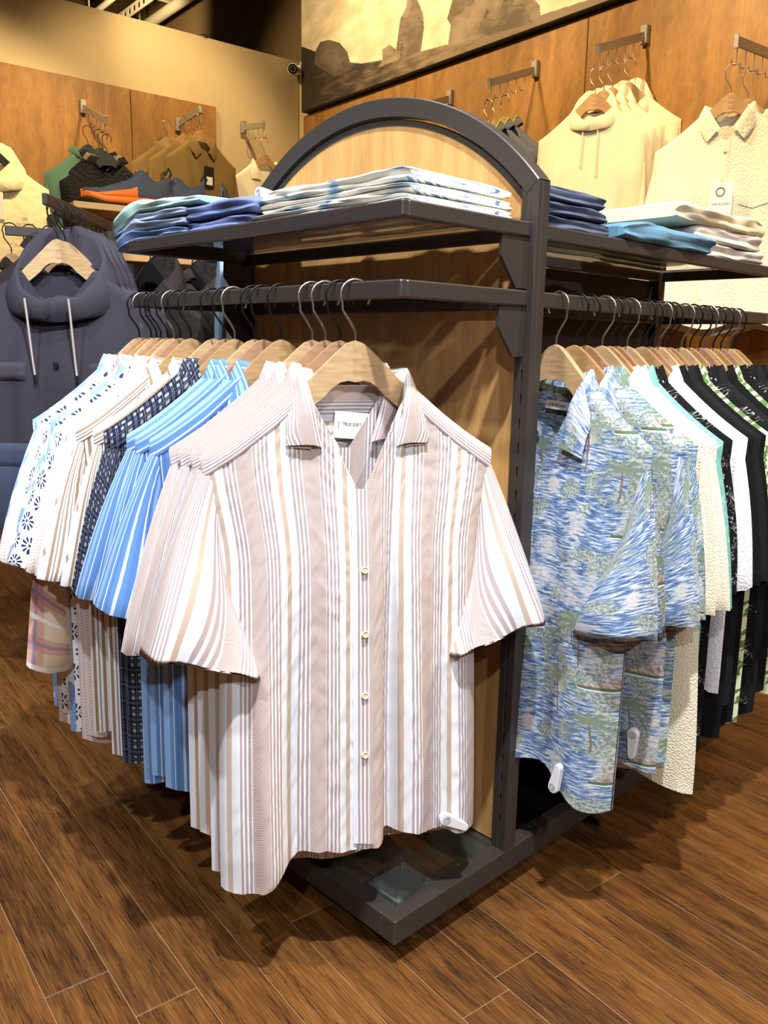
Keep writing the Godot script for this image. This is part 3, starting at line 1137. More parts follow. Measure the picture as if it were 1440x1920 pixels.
# ------------------------------------------------------------------ scene
func _ready() -> void:
	noise.seed = 9
	noise.frequency = 1.0
	noise.fractal_octaves = 2
	# camera
	var cam := Camera3D.new()
	cam.name = "camera"
	cam.fov = 63.0
	cam.near = 0.05
	cam.far = 60.0
	cam.transform = Transform3D(Basis(Vector3(0.7226, 0.0179, 0.6910), Vector3(0.1234, 0.9804, -0.1544), Vector3(-0.6802, 0.1964, 0.7062)).orthonormalized(), EYE)
	add_child(cam)
	# surroundings
	var env := Environment.new()
	env.background_mode = Environment.BG_COLOR
	env.background_color = Color(0, 0, 0)
	env.tonemap_mode = Environment.TONE_MAPPER_LINEAR
	env.tonemap_exposure = 1.0
	env.sdfgi_enabled = true
	env.ssao_enabled = true
	env.ssil_enabled = true
	var we := WorldEnvironment.new()
	we.name = "surroundings"
	we.environment = env
	add_child(we)
	make_materials()
	M.tag_grey = mat(c8(150, 152, 160), 0.5)
	# unseen lamps placed to light the rack, walls and ceiling
	var day := Color(0.965, 0.98, 1.0)
	var warm := Color(1.0, 0.88, 0.66)
	unseen_lamp("unseen spotlight above the front of the rack", Vector3(-0.60, 3.5, 0.85), Vector3(0.20, 0.6, 0.0), day, 178, 44)  # out of view, lights the front shirts and throws the hem shadows
	unseen_lamp("unseen spotlight above the rack's left end", Vector3(-1.75, 3.4, -0.2), Vector3(-0.15, 0.7, -0.6), day, 72, 34)  # out of view, placed to light the left stack from the side
	unseen_lamp("added fill spotlight over the front aisle", Vector3(-0.6, 2.9, 3.2), Vector3(0.05, 0.7, 0.0), day, 70, 36)  # added fill from the front, stands in for bounced light
	unseen_lamp("added fill spotlight over the left aisle", Vector3(-2.4, 3.0, 2.0), Vector3(0.2, 0.9, 0.0), day, 42, 30)  # added fill for the open necks and the left stack
	unseen_lamp("unseen spotlight over the shop floor on the right", Vector3(2.1, 3.5, 1.5), Vector3(1.0, 0.4, 0.4), warm, 85, 34)  # out of view, warms the right-hand shirts and floor
	unseen_lamp("unseen spotlight over the folded knits", Vector3(0.7, 3.6, -1.2), Vector3(0.4, 1.4, -0.3), day, 26, 40)  # out of view, placed to light the shelves and the arch
	unseen_lamp("unseen spotlight aimed at the cream hoodies", wr(2.6, 3.4, 1.7), wr(2.3, 1.8, 0.2), warm, 72, 30)  # unseen lamp that brightens the hoodies and the veneer
	unseen_lamp("unseen spotlight aimed at the crinkled white shirt", wr(1.3, 3.4, 1.6), wr(1.6, 1.7, 0.2), warm, 62, 30)  # unseen lamp for the crinkled shirts
	unseen_lamp("unseen spotlight aimed at the mural", wr(3.4, 3.4, 1.5), wr(3.6, 2.85, 0.0), warm, 60, 38)  # unseen lamp that brightens the mural print
	unseen_lamp("unseen spotlight aimed at the wall corner", wr(4.6, 3.5, 1.7), wr(4.6, 2.2, 0.0), warm, 30, 40)  # out of view, lights the two walls near their corner
	unseen_lamp("unseen spotlight aimed at the tan overshirts", wl(2.2, 3.4, 1.5), wl(2.3, 1.9, 0.1), warm, 40, 36)  # unseen lamp for the overshirts and the left veneer
	unseen_lamp("unseen spotlight aimed at the cream shell jacket", wl(1.0, 3.4, 1.5), wl(1.2, 1.7, 0.2), warm, 75, 32)  # out of view, brightens the cream jacket
	unseen_lamp("unseen spotlight above the dark jackets", Vector3(-0.7, 3.5, -0.9), Vector3(0.2, 1.0, -1.7), day, 45, 34)  # out of view, placed to light the hooded jackets
	unseen_lamp("added fill spotlight beyond the left wall", wl(2.4, 3.2, -1.2), wl(3.0, 3.5, -2.2), warm, 18, 60)  # added fill that lifts the pipes and the dark ceiling
	build_room()
	build_floor()
	make_hanger_meshes()
	build_rack()
	make_fabrics()
	hang_left()
	hang_right()
	fold_shelves()
	dress_right_wall()
	dress_left_wall()
	jacket_racks()
	ceiling_details()

func wall_slab(p0: Vector3, p1: Vector3, y0: float, y1: float, thick: float, inward: Vector3, b := 0.003) -> ArrayMesh:
	# a slab standing on the line p0-p1 with its face there, its thickness away from `inward`
	var along := (p1 - p0)
	along.y = 0
	var len := along.length()
	var d := along.normalized()
	var n := inward.normalized()
	var t := Transform3D(Basis(d, Vector3.UP, d.cross(Vector3.UP)), Vector3(p0.x, 0, p0.z))
	var zs := -1.0 if (d.cross(Vector3.UP)).dot(n) > 0 else 1.0
	var s := Shape.new()
	s.cbox(Vector3(len / 2, (y0 + y1) / 2, zs * thick / 2), Vector3(len, y1 - y0, thick), b)
	for k in s.v.size():
		s.v[k] = t * s.v[k]
	return s.done()

func build_room() -> void:
	struct("wall_right", wall_slab(wr(-3.5, 0), wr(5.05, 0), 0, 2.9, 0.15, -WE), M.tan_paint)
	struct("wall_right_upper", wall_slab(wr(-3.5, 0), wr(7.65, 0), 2.9, 4.3, 0.15, -WE), M.dark_paint)
	struct("wall_left", wall_slab(wl(-3.5, 0), wl(3.3, 0), 0, 2.9, 0.15, -WA), M.tan_paint)
	struct("wall_far", wall_slab(wl(-3.5, 0, -2.6), wl(3.3, 0, -2.6), 0, 4.3, 0.15, -WA), M.ceiling_dark)
	struct("unseen_wall_back", wall_slab(EYE - WA * 3.5 - WE * 3.5, EYE - WA * 3.5 + WE * 3.5, 0, 4.3, 0.15, WA), M.unseen_wall_paint)  # unseen wall behind the eye, there to bounce light
	struct("unseen_wall_side", wall_slab(EYE - WE * 3.5 - WA * 3.5, EYE - WE * 3.5 + WA * 7.65, 0, 4.3, 0.15, WE), M.unseen_wall_paint)  # unseen side wall that closes the room and returns light
	var t := Transform3D(Basis(WE, Vector3.UP, -WA), EYE)
	struct("ceiling", box(Vector3(-0.1, 4.25 - EYE.y, -2.1), Vector3(7.2, 0.1, 11.4), 0.005, t), M.ceiling_dark)
	# veneer panels: each sheet a part of its wall
	var right: Node3D = get_node("wall_right")
	var edges := [4.97, 3.833, 2.65, 1.46, 0.28, -0.9, -2.1]
	for k in edges.size() - 1:
		part(right, "veneer_panel", wall_slab(wr(edges[k] - 0.002, 0, 0.02), wr(edges[k + 1] + 0.002, 0, 0.02), 0.1, 2.545, 0.02, -WE), M.veneer)
	var left: Node3D = get_node("wall_left")
	var le := [2.675, 2.121, 1.0, -0.2, -1.4]
	for k in le.size() - 1:
		part(left, "veneer_panel", wall_slab(wl(le[k + 1] + 0.002, 0, 0.02), wl(le[k] - 0.002, 0, 0.02), 0.1, 2.51, 0.02, -WA), M.veneer)
	build_mural()

func poly_has(poly: PackedVector2Array, p: Vector2) -> bool:
	return Geometry2D.is_point_in_polygon(p, poly)

func build_mural() -> void:
	# a sepia desert print on a thick panel above the veneer: a runs 4.86 (left) to 0.4, y 2.54 to 3.75
	var f := FastNoiseLite.new()
	f.seed = 31
	f.frequency = 1.0
	f.fractal_octaves = 4
	var dome := PackedVector2Array([Vector2(4.72, 2.80), Vector2(4.70, 2.88), Vector2(4.65, 2.915), Vector2(4.56, 2.905), Vector2(4.45, 2.86), Vector2(4.37, 2.79), Vector2(4.32, 2.68), Vector2(4.5, 2.68)])
	var pillar := PackedVector2Array([Vector2(3.92, 2.64), Vector2(3.90, 2.74), Vector2(3.88, 2.84), Vector2(3.83, 2.89), Vector2(3.82, 2.97), Vector2(3.74, 2.97), Vector2(3.74, 2.90), Vector2(3.69, 2.82), Vector2(3.68, 2.74), Vector2(3.70, 2.63)])
	var small := PackedVector2Array([Vector2(4.06, 2.63), Vector2(4.03, 2.67), Vector2(4.035, 2.72), Vector2(3.97, 2.73), Vector2(3.91, 2.69), Vector2(3.89, 2.63)])
	var big := PackedVector2Array([Vector2(3.49, 2.60), Vector2(3.47, 2.70), Vector2(3.50, 2.74), Vector2(3.45, 2.85), Vector2(3.35, 3.2), Vector2(3.0, 3.3), Vector2(2.90, 2.85), Vector2(2.92, 2.68), Vector2(2.87, 2.63), Vector2(2.86, 2.56)])
	var gx := [5.0, 4.86, 4.70, 4.50, 4.23, 4.01, 3.71, 3.46, 3.19, 2.88, 2.5, 0.0]
	var gy := [2.96, 2.94, 2.87, 2.77, 2.69, 2.66, 2.63, 2.61, 2.60, 2.585, 2.57, 2.56]
	var im := paint(1400, 380, func(x: int, y: int) -> Color:
		var a := 4.86 - (x / 1400.0) * 4.46
		var h := 3.75 - (y / 380.0) * 1.21
		var p := Vector2(a, h)
		var k := 0
		while gx[k + 1] > a:
			k += 1
		var ground := lerpf(gy[k], gy[k + 1], (gx[k] - a) / (gx[k] - gx[k + 1]))
		var n := f.get_noise_2d(a * 5.0, h * 22.0)
		var n2 := f.get_noise_2d(a * 16.0, h * 12.0)
		var n3 := f.get_noise_2d(a * 3.0, h * 3.0)
		var rock := c8(100, 84, 68).lerp(c8(150, 132, 110), clampf(0.5 + n3 * 1.2 + n * 0.35, 0, 1))
		if n3 > -0.02 and n3 < 0.012:
			rock = rock.darkened(0.3)
		if poly_has(pillar, p) or poly_has(small, p) or poly_has(big, p):
			return rock
		if poly_has(dome, p):
			return rock.darkened(0.3)
		if h < ground:
			return c8(40, 30, 22).lerp(c8(132, 112, 90), clampf((4.62 - a) * 0.9 + n * 0.6, 0, 1))
		var cl := f.get_noise_2d(a * 4.0 + 9.0, h * 7.0)
		return c8(198, 182, 152).lerp(c8(236, 224, 196), clampf(0.45 + cl * 0.8 + (4.2 - a) * 0.12, 0, 1)))
	var o := thing("mural_panel", "large sepia mural of desert rock pillars above the veneer wall", "mural", "")
	var face := mat(Color.WHITE, 0.7)
	face.albedo_texture = ImageTexture.create_from_image(im)
	face.texture_repeat = false
	part(o, "panel_body", wall_slab(wr(4.93, 0, 0.06), wr(0.4, 0, 0.06), 2.555, 3.75, 0.058, -WE), M.black_panel)
	var s := Shape.new()
	var p0 := wr(4.925, 3.745, 0.062)
	var p1 := wr(0.405, 3.745, 0.062)
	s.grid([PackedVector3Array([p0, p1]), PackedVector3Array([p0 - Vector3(0, 1.185, 0), p1 - Vector3(0, 1.185, 0)])], [PackedVector2Array([Vector2(0, 0), Vector2(1, 0)]), PackedVector2Array([Vector2(0, 1), Vector2(1, 1)])])
	part(o, "printed_face", s.done(), face)

func build_floor() -> void:
	var t := Transform3D(Basis(WE, Vector3.UP, -WA), Vector3(EYE.x, 0, EYE.z))
	var base := struct("floor", box(Vector3(-0.1, -0.051, -2.1), Vector3(7.2, 0.1, 11.4), 0.005, t), M.subfloor)
	# boards: p runs along them, q across
	var P := Vector3(sin(0.11), 0, -cos(0.11))
	var Q := Vector3(cos(0.11), 0, sin(0.11))
	var pitch := 0.107
	var long := 1.22
	var boards := []
	for strip in 8:
		var s := Shape.new()
		s.cbox(Vector3.ZERO, Vector3(pitch - 0.0015, 0.010, long - 0.0015), 0.0012)
		for k in s.v.size():
			s.uv[k] = Vector2((strip + clampf(s.v[k].x / pitch + 0.5, 0.01, 0.99)) / 8.0, s.v[k].z / long + 0.5)
		boards.append(s.done())
	rng.seed = 44
	var b := Basis(Q, Vector3.UP, -P)
	var last := -1
	for row in range(-11, 20):
		var q := -0.402 + (row + 0.5) * pitch
		var start := -1.1 + rng.randf() * long - long
		if row == -1:
			start = 0.294 - long * 2
		elif row == 0:
			start = 0.167 - long * 2
		for k in 6:
			var p := start + (k + 0.5) * long
			if p < -1.4 or p > 3.6:
				continue
			var strip := rng.randi() % 8
			if strip == last:
				strip = (strip + 3) % 8
			last = strip
			var c := Q * q + P * p
			var turn := b if rng.randf() < 0.5 else b * Basis(Vector3.UP, PI)
			part(base, "plank", boards[strip], M.floor_wood, Vector3(c.x, -0.0045, c.z), turn)
	# the rest of the boards, out of view or behind the racks
	var far := Shape.new()
	for row in range(-40, 48):
		for k in range(-4, 8):
			var q := -0.402 + (row + 0.5) * pitch
			var p := (k + 0.5) * long + (row % 3) * 0.4
			if row >= -11 and row < 20 and p > -1.4 - 0.6 and p < 3.6 + 0.6:
				continue
			var c := Q * q + P * p
			if absf((c - EYE).dot(WE)) > 3.2 or (c - EYE).dot(WA) > 5.0 or (c - EYE).dot(WA) < -3.4:
				continue
			var n0 := far.v.size()
			far.cbox(Vector3.ZERO, Vector3(pitch - 0.0015, 0.010, long - 0.0015), 0.0012)
			var strip := absi(row * 5 + k * 3) % 8
			for i in range(n0, far.v.size()):
				var w := far.v[i]
				far.uv[i] = Vector2((strip + clampf(w.x / pitch + 0.5, 0.01, 0.99)) / 8.0, w.z / long + 0.5)
				far.v[i] = Vector3(c.x, -0.0045, c.z) + b * w
	var rest := part(base, "far_planks", far.done(), M.floor_wood)
	rest.set_meta("kind", "stuff")

# ------------------------------------------------------------------ the display rack
const PX := 0.305      # outer face of the arch frame
const PW := 0.034      # tube width
const LA := 0.85       # length along the arch
const RX := 1.33       # right end
const SH := 1.265      # shelf bars
const RH := 1.149      # hanging rails

func bar(o: Node3D, called: String, a: Vector3, b: Vector3, bev := 0.0025) -> void:
	part(o, called, box((a + b) / 2, (b - a).abs(), bev), M.steel)

func build_rack() -> void:
	var o := thing("display_rack", "dark metal display rack with arched timber panel, glass shelves and hanging rails", "clothes rack", "")
	# base: front bar across both halves, side, inner and rear bars
	bar(o, "base_bar", Vector3(0, 0.047, -PW), Vector3(RX, 0.096, 0))
	bar(o, "base_bar", Vector3(0, 0.047, -LA), Vector3(PW, 0.096, -PW))
	bar(o, "base_bar", Vector3(0, 0.047, -LA - PW), Vector3(PX + PW, 0.096, -LA))
	bar(o, "base_bar", Vector3(PX, 0.047, -LA), Vector3(PX + PW, 0.096, -PW))
	bar(o, "base_bar", Vector3(PX + PW, 0.047, -0.34), Vector3(RX, 0.096, -0.34 + PW))
	bar(o, "base_bar", Vector3(RX - PW, 0.047, -0.34 + PW), Vector3(RX, 0.096, -PW))
	part(o, "base_glass", box(Vector3(PX / 2 + PW / 2, 0.0915, -LA / 2 - PW / 2), Vector3(PX - PW, 0.006, LA - PW), 0.001), M.glass)
	part(o, "base_deck", box(Vector3((PX + PW + RX - PW) / 2, 0.088, -0.17), Vector3(RX - PX - PW * 2, 0.008, 0.34 - PW * 2), 0.001), M.deck)
	# caster plates with bolts under the glass
	for c: Vector3 in [Vector3(0.115, 0.066, -0.098), Vector3(0.085, 0.062, -LA + 0.07), Vector3(RX - 0.09, 0.062, -0.09)]:
		var pl := part(o, "caster_plate", box(Vector3.ZERO, Vector3(0.096, 0.005, 0.085), 0.001), M.zinc, c)
		for s: Vector2 in [Vector2(-1, -1), Vector2(1, -1), Vector2(-1, 1), Vector2(1, 1)]:
			var hx := Shape.new()
			var poly := PackedVector2Array()
			for k in 6:
				poly.append(Vector2(cos(TAU * k / 6), sin(TAU * k / 6)) * 0.0065)
			hx.prism(poly, 0, 0.006, Transform3D(Basis(Vector3.RIGHT, -PI / 2), Vector3.ZERO))
			part(pl, "bolt", hx.done(), M.zinc, Vector3(s.x * 0.037, 0.0025, s.y * 0.032))
		part(o, "caster_wheel", disc(0.029, 0.02, 18), M.rubber, c + Vector3(0, -0.032, 0))
	# posts
	# near post: a solid back and a face sheet with a row of open slots for the shelf arms
	var ps := Shape.new()
	var y0 := 0.096
	var y1 := 1.358
	var deep := 0.014
	ps.cbox(Vector3(PX + (PW + deep) / 2, (y0 + y1) / 2, -PW / 2), Vector3(PW - deep, y1 - y0, PW), 0.001)
	for zc: float in [-PW * 0.25 - 0.0009, -PW * 0.75 + 0.0009]:
		ps.cbox(Vector3(PX + deep / 2, (y0 + y1) / 2, zc + (0.0018 if zc > -PW / 2 else -0.0018)), Vector3(deep, y1 - y0, PW / 2 - 0.0018), 0.0006)
	var below := y0
	for k in 27:
		var above := 0.150 + k * 0.0435 if k < 26 else y1
		ps.cbox(Vector3(PX + deep / 2 + 0.0003, (below + above) / 2, -PW / 2), Vector3(deep - 0.0006, above - below, 0.0040), 0.0003)
		below = above + 0.020
	part(o, "post", ps.done(), M.steel)
	bar(o, "post", Vector3(PX, 0.096, -LA - PW), Vector3(PX + PW, 1.358, -LA), 0.002)
	bar(o, "post", Vector3(RX - PW, 0.096, -0.34), Vector3(RX, SH + 0.02, -0.34 + PW), 0.002)
	# arch: a rectangular tube bent over the panel, and the thinner rim inside it
	var R := 0.5925
	var cz := -LA / 2 - PW / 2
	var cy := 1.5575 - R
	var half := asin((LA + PW) / 2 / R)
	part(o, "arch", arc_tube(cz, cy, R, R - PW, half, PX - 0.0006, PX + PW + 0.0006, 48), M.steel)
	var inner := (LA - PW) / 2
	part(o, "panel_rim", arc_tube(cz, cy, R - PW - 0.004, R - PW - 0.016, asin(inner / (R - PW - 0.004)), PX + 0.008, PX + PW - 0.008, 48), M.steel)
	# timber panel
	var pr := R - PW - 0.014
	var ph := asin((inner - 0.004) / pr)
	var poly := PackedVector2Array()
	for k in 41:
		var a := ph - 2 * ph * k / 40.0
		poly.append(Vector2(-(cz + sin(a) * pr), cy + cos(a) * pr))
	poly.append(Vector2(-(cz - inner + 0.004), 0.10))
	poly.append(Vector2(-(cz + inner - 0.004), 0.10))
	var s := Shape.new()
	s.prism(poly, PX + 0.011, PX + PW - 0.011, Transform3D(Basis(Vector3(0, 0, -1), Vector3.UP, Vector3(1, 0, 0)), Vector3.ZERO))
	part(o, "timber_panel", s.done(), M.maple)
	# dark back panel of the right half
	part(o, "back_panel", box(Vector3((PX + RX) / 2, (0.096 + SH) / 2, -0.327), Vector3(RX - PX - PW * 2, SH - 0.096, 0.008), 0.001), M.black_panel)
	# shelf frames and rail frames: bars, gussets, glass
	for h: float in [SH, RH]:
		var th := 0.025 if h == SH else 0.027
		var name := "shelf_bar" if h == SH else "hanging_rail"
		var x0 := -0.008
		bar(o, name, Vector3(x0, h, -LA - 0.005), Vector3(x0 + 0.014, h + th, -0.010))
		bar(o, name, Vector3(x0 + 0.014, h, -0.024), Vector3(PX - 0.001, h + th, -0.010))
		bar(o, name, Vector3(x0 + 0.014, h, -LA - 0.005), Vector3(PX - 0.001, h + th, -LA + 0.009))
		bar(o, name, Vector3(PX - 0.016, h - 0.006, -LA + 0.009), Vector3(PX - 0.002, h + th - 0.006, -0.024))
		bar(o, name, Vector3(PX + PW + 0.001, h, -0.024), Vector3(RX - 0.014, h + th, -0.010))
		bar(o, name, Vector3(RX - 0.014, h, -0.322), Vector3(RX, h + th, -0.010))
		bar(o, name, Vector3(PX + PW + 0.001, h, -0.322), Vector3(RX - 0.014, h + th, -0.308))
		for q: Array in [[PX - 0.001, -1.0, -0.017], [PX - 0.001, -1.0, -LA + 0.002]]:
			var g := Shape.new()
			var sx: float = q[1]
			var gp := PackedVector2Array([Vector2(0, 0), Vector2(sx * 0.072, 0), Vector2(sx * 0.074, -0.035), Vector2(sx * 0.030, -0.086), Vector2(0, -0.086)])
			g.prism(gp, -0.003, 0.003)
			part(o, "gusset", g.done(), M.steel, Vector3(q[0], h, q[2]))
	part(o, "shelf_glass", box(Vector3((PX - 0.016 + 0.006) / 2, SH + 0.018, -LA / 2), Vector3(PX - 0.024, 0.006, LA - 0.02), 0.0008), M.glass)
	part(o, "shelf_glass", box(Vector3((PX + PW + RX - 0.014) / 2, SH + 0.018, -0.166), Vector3(RX - 0.014 - PX - PW, 0.006, 0.284), 0.0008), M.glass)

func arc_tube(cz: float, cy: float, r1: float, r0: float, half: float, x0: float, x1: float, n: int) -> ArrayMesh:
	var s := Shape.new()
	var b := 0.002
	# section corners with small chamfers, each face its own strip so that edges stay crisp
	var sec := [[Vector2(r1, x0 + b), Vector2(r1, x1 - b)], [Vector2(r1, x1 - b), Vector2(r1 - b, x1)], [Vector2(r1 - b, x1), Vector2(r0 + b, x1)], [Vector2(r0 + b, x1), Vector2(r0, x1 - b)], [Vector2(r0, x1 - b), Vector2(r0, x0 + b)], [Vector2(r0, x0 + b), Vector2(r0 + b, x0)], [Vector2(r0 + b, x0), Vector2(r1 - b, x0)], [Vector2(r1 - b, x0), Vector2(r1, x0 + b)]]
	for f: Array in sec:
		var rows := []
		var uvs := []
		for k in n + 1:
			var a := -half + 2 * half * k / n
			var row := PackedVector3Array()
			var ur := PackedVector2Array()
			for c: Vector2 in f:
				row.append(Vector3(c.y, cy + cos(a) * c.x, cz + sin(a) * c.x))
				ur.append(Vector2(a, c.y))
			rows.append(row)
			uvs.append(ur)
		s.grid(rows, uvs)
	return s.done()

# ------------------------------------------------------------------ shirts on the left rail
func hang_left() -> void:
	var zs := [-0.119, -0.156, -0.193, -0.228, -0.315, -0.368, -0.397, -0.461, -0.493, -0.534, -0.618, -0.659, -0.685, -0.711, -0.740, -0.758, -0.781, -0.809, -0.833]
	var kinds := ["rose", "rose", "rose", "rose", "blue", "blue", "blue", "check", "check", "diamond", "diamond", "blush", "blush", "daisy", "sky_leaf", "flannel", "daisy", "blush", "sky_leaf"]
	var words := {"rose": "rose and white herringbone striped shirt", "blue": "blue chambray striped shirt", "check": "navy and cream checked shirt", "diamond": "white shirt with taupe stripes and diamonds", "blush": "blush leaf print shirt", "daisy": "white shirt with navy daisies", "sky_leaf": "pale blue leaf print shirt", "flannel": "peach flannel checked shirt"}
	var place := ["foremost, its buttons in view", "directly behind the foremost", "third of four alike", "last before the blue ones",
		"first behind the rose stripes", "middle of three alike", "last before the navy check", "in front of its twin", "behind its twin",
		"in front of its twin", "behind its twin", "in front of its twin", "behind its twin", "just behind the blush prints", "beside the peach flannel",
		"long sleeve hanging low", "behind the peach flannel", "near the rail's rear end", "last at the rail's rear"]
	rng.seed = 7
	for k in zs.size():
		var u := k / 18.0
		var turn := -deg_to_rad(lerpf(25.0, 8.0, pow(u, 0.7)) + rng.randf_range(-2, 2))
		var at := Vector3(-0.001, 1.085, zs[k])
		var kind: String = kinds[k]
		var gap: float = 0.03 if k == 0 else (zs[k - 1] - zs[k])
		var g := {"seed": 100 + k, "depth": clampf(gap * 0.34, 0.006, 0.016), "amp": clampf(gap * 0.3, 0.006, 0.011), "placket": 0.0, "sang": rng.randf_range(16, 23), "cuff": 0.082, "swing": rng.randf_range(-0.01, 0.01), "length": rng.randf_range(0.80, 0.85), "vd": 0.12}
		g.yoke = kind in ["rose", "blue", "diamond", "check"]
		if kind == "flannel":
			g.merge({"slen": 0.52, "sang": 9.0, "cuff": 0.055, "collar": "point"}, true)
		if k == 0:
			g = {"seed": 133, "depth": 0.035, "amp": 0.030, "hem_amp": 0.006, "crinkle": 0.0032, "hem_l": 0.070, "hem_r": 0.022, "puffy": 1.25, "folds": [[-0.78, 0.17, 1.5, 0.05, 0.55], [-0.50, 0.12, -0.9, 0.05, 0.5], [-0.22, 0.16, 0.55, -0.05, 0.4], [0.08, 0.12, 0.65, 0.02, 0.35], [0.25, 0.055, -1.25, -0.02, 0.3], [0.40, 0.10, 0.75, 0.03, 0.35], [0.62, 0.09, -0.5, 0.08, 0.45], [0.82, 0.12, 0.6, 0.0, 0.6], [-0.36, 0.05, -0.35, 0.1, 0.3], [-0.9, 0.06, -0.5, 0.1, 0.3]], "nw": 0.086, "tip_in": Vector2(0.062, -0.168), "tip_out": Vector2(0.120, -0.163), "tail": 0.045, "placket": 0.0, "sang": 21.0, "cuff": 0.102, "slen": 0.32, "length": 0.85, "hw": 0.25, "chest": 0.225, "hem": 0.235, "vd": 0.175, "nu": 96, "nv": 80, "nr": 40, "nt": 30, "nf": 11, "swing": 0.02, "flare": 0.02, "yoke": true,
				"buttons": [-0.365, -0.472, -0.578, -0.682]}
		elif k < 4:
			g.merge({"hw": 0.245, "cuff": 0.095, "slen": 0.345, "sang": 17.0, "length": 0.915 if k == 1 else 0.87, "tail": 0.02}, true)
		var o := hang("short_sleeved_shirt", words[kind] + ", " + place[k], "shirt", "shirts on the left rail", M[kind], at, turn, g)
		hanger(words[kind] + ", " + place[k], at, turn, false, k % 5 == 2 or k == 0 or k == 3, k + (1 if k == 1 else 0))
		if k == 0:
			dress_first_shirt(o)

func dress_first_shirt(o: Node3D) -> void:
	var d: Drape = drapes[o]
	# inner yoke behind the open neck, its stripes running crosswise
	var rows := []
	var uvs := []
	for j in 15:
		var y := lerpf(hang_y(0.078) - 0.008, -0.27, j / 14.0)
		var row := PackedVector3Array()
		var ur := PackedVector2Array()
		for i in 21:
			var x := lerpf(-0.13, 0.13, i / 20.0)
			row.append(Vector3(x, minf(y, hang_y(x) - 0.004), d.back(x / d.width(y), y) + 0.003))
			ur.append(Vector2(-y + 0.03, x))
		rows.append(row)
		uvs.append(ur)
	part(o, "inner_yoke", shape_of([rows, uvs]), M.rose)
	# woven label
	var lb := Basis(Vector3(0, 0, 1), -0.09)
	var z := d.back(0.1, -0.13) + 0.009
	var lab := part(o, "woven_label", box(Vector3.ZERO, Vector3(0.062, 0.044, 0.0012), 0.0004), M.paper, Vector3(0.001, -0.138, z + 0.004), lb)
	lettering(lab, "TRUE GRIT", 0.0068, Vector3(-0.001, 0.002, 0.0008), Basis(), M.ink)
	lettering(lab, "M", 0.005, Vector3(0.0225, 0.003, 0.0008), Basis(), M.ink)
	for x: float in [-0.0235, 0.0205]:
		part(lab, "stitch", box(Vector3.ZERO, Vector3(0.0008, 0.012, 0.0008), 0.0002), M.ink, Vector3(x, 0.0 if x < 0 else -0.016, 0.0008))
	# tag on the hem
	var p := d.at_front(0.175, -0.845, 0.010)
	security_tag("white security tag on the hem of the foremost rose striped shirt", o.transform * p, o.transform.basis * Basis(Vector3(0, 0, 1), 1.05))

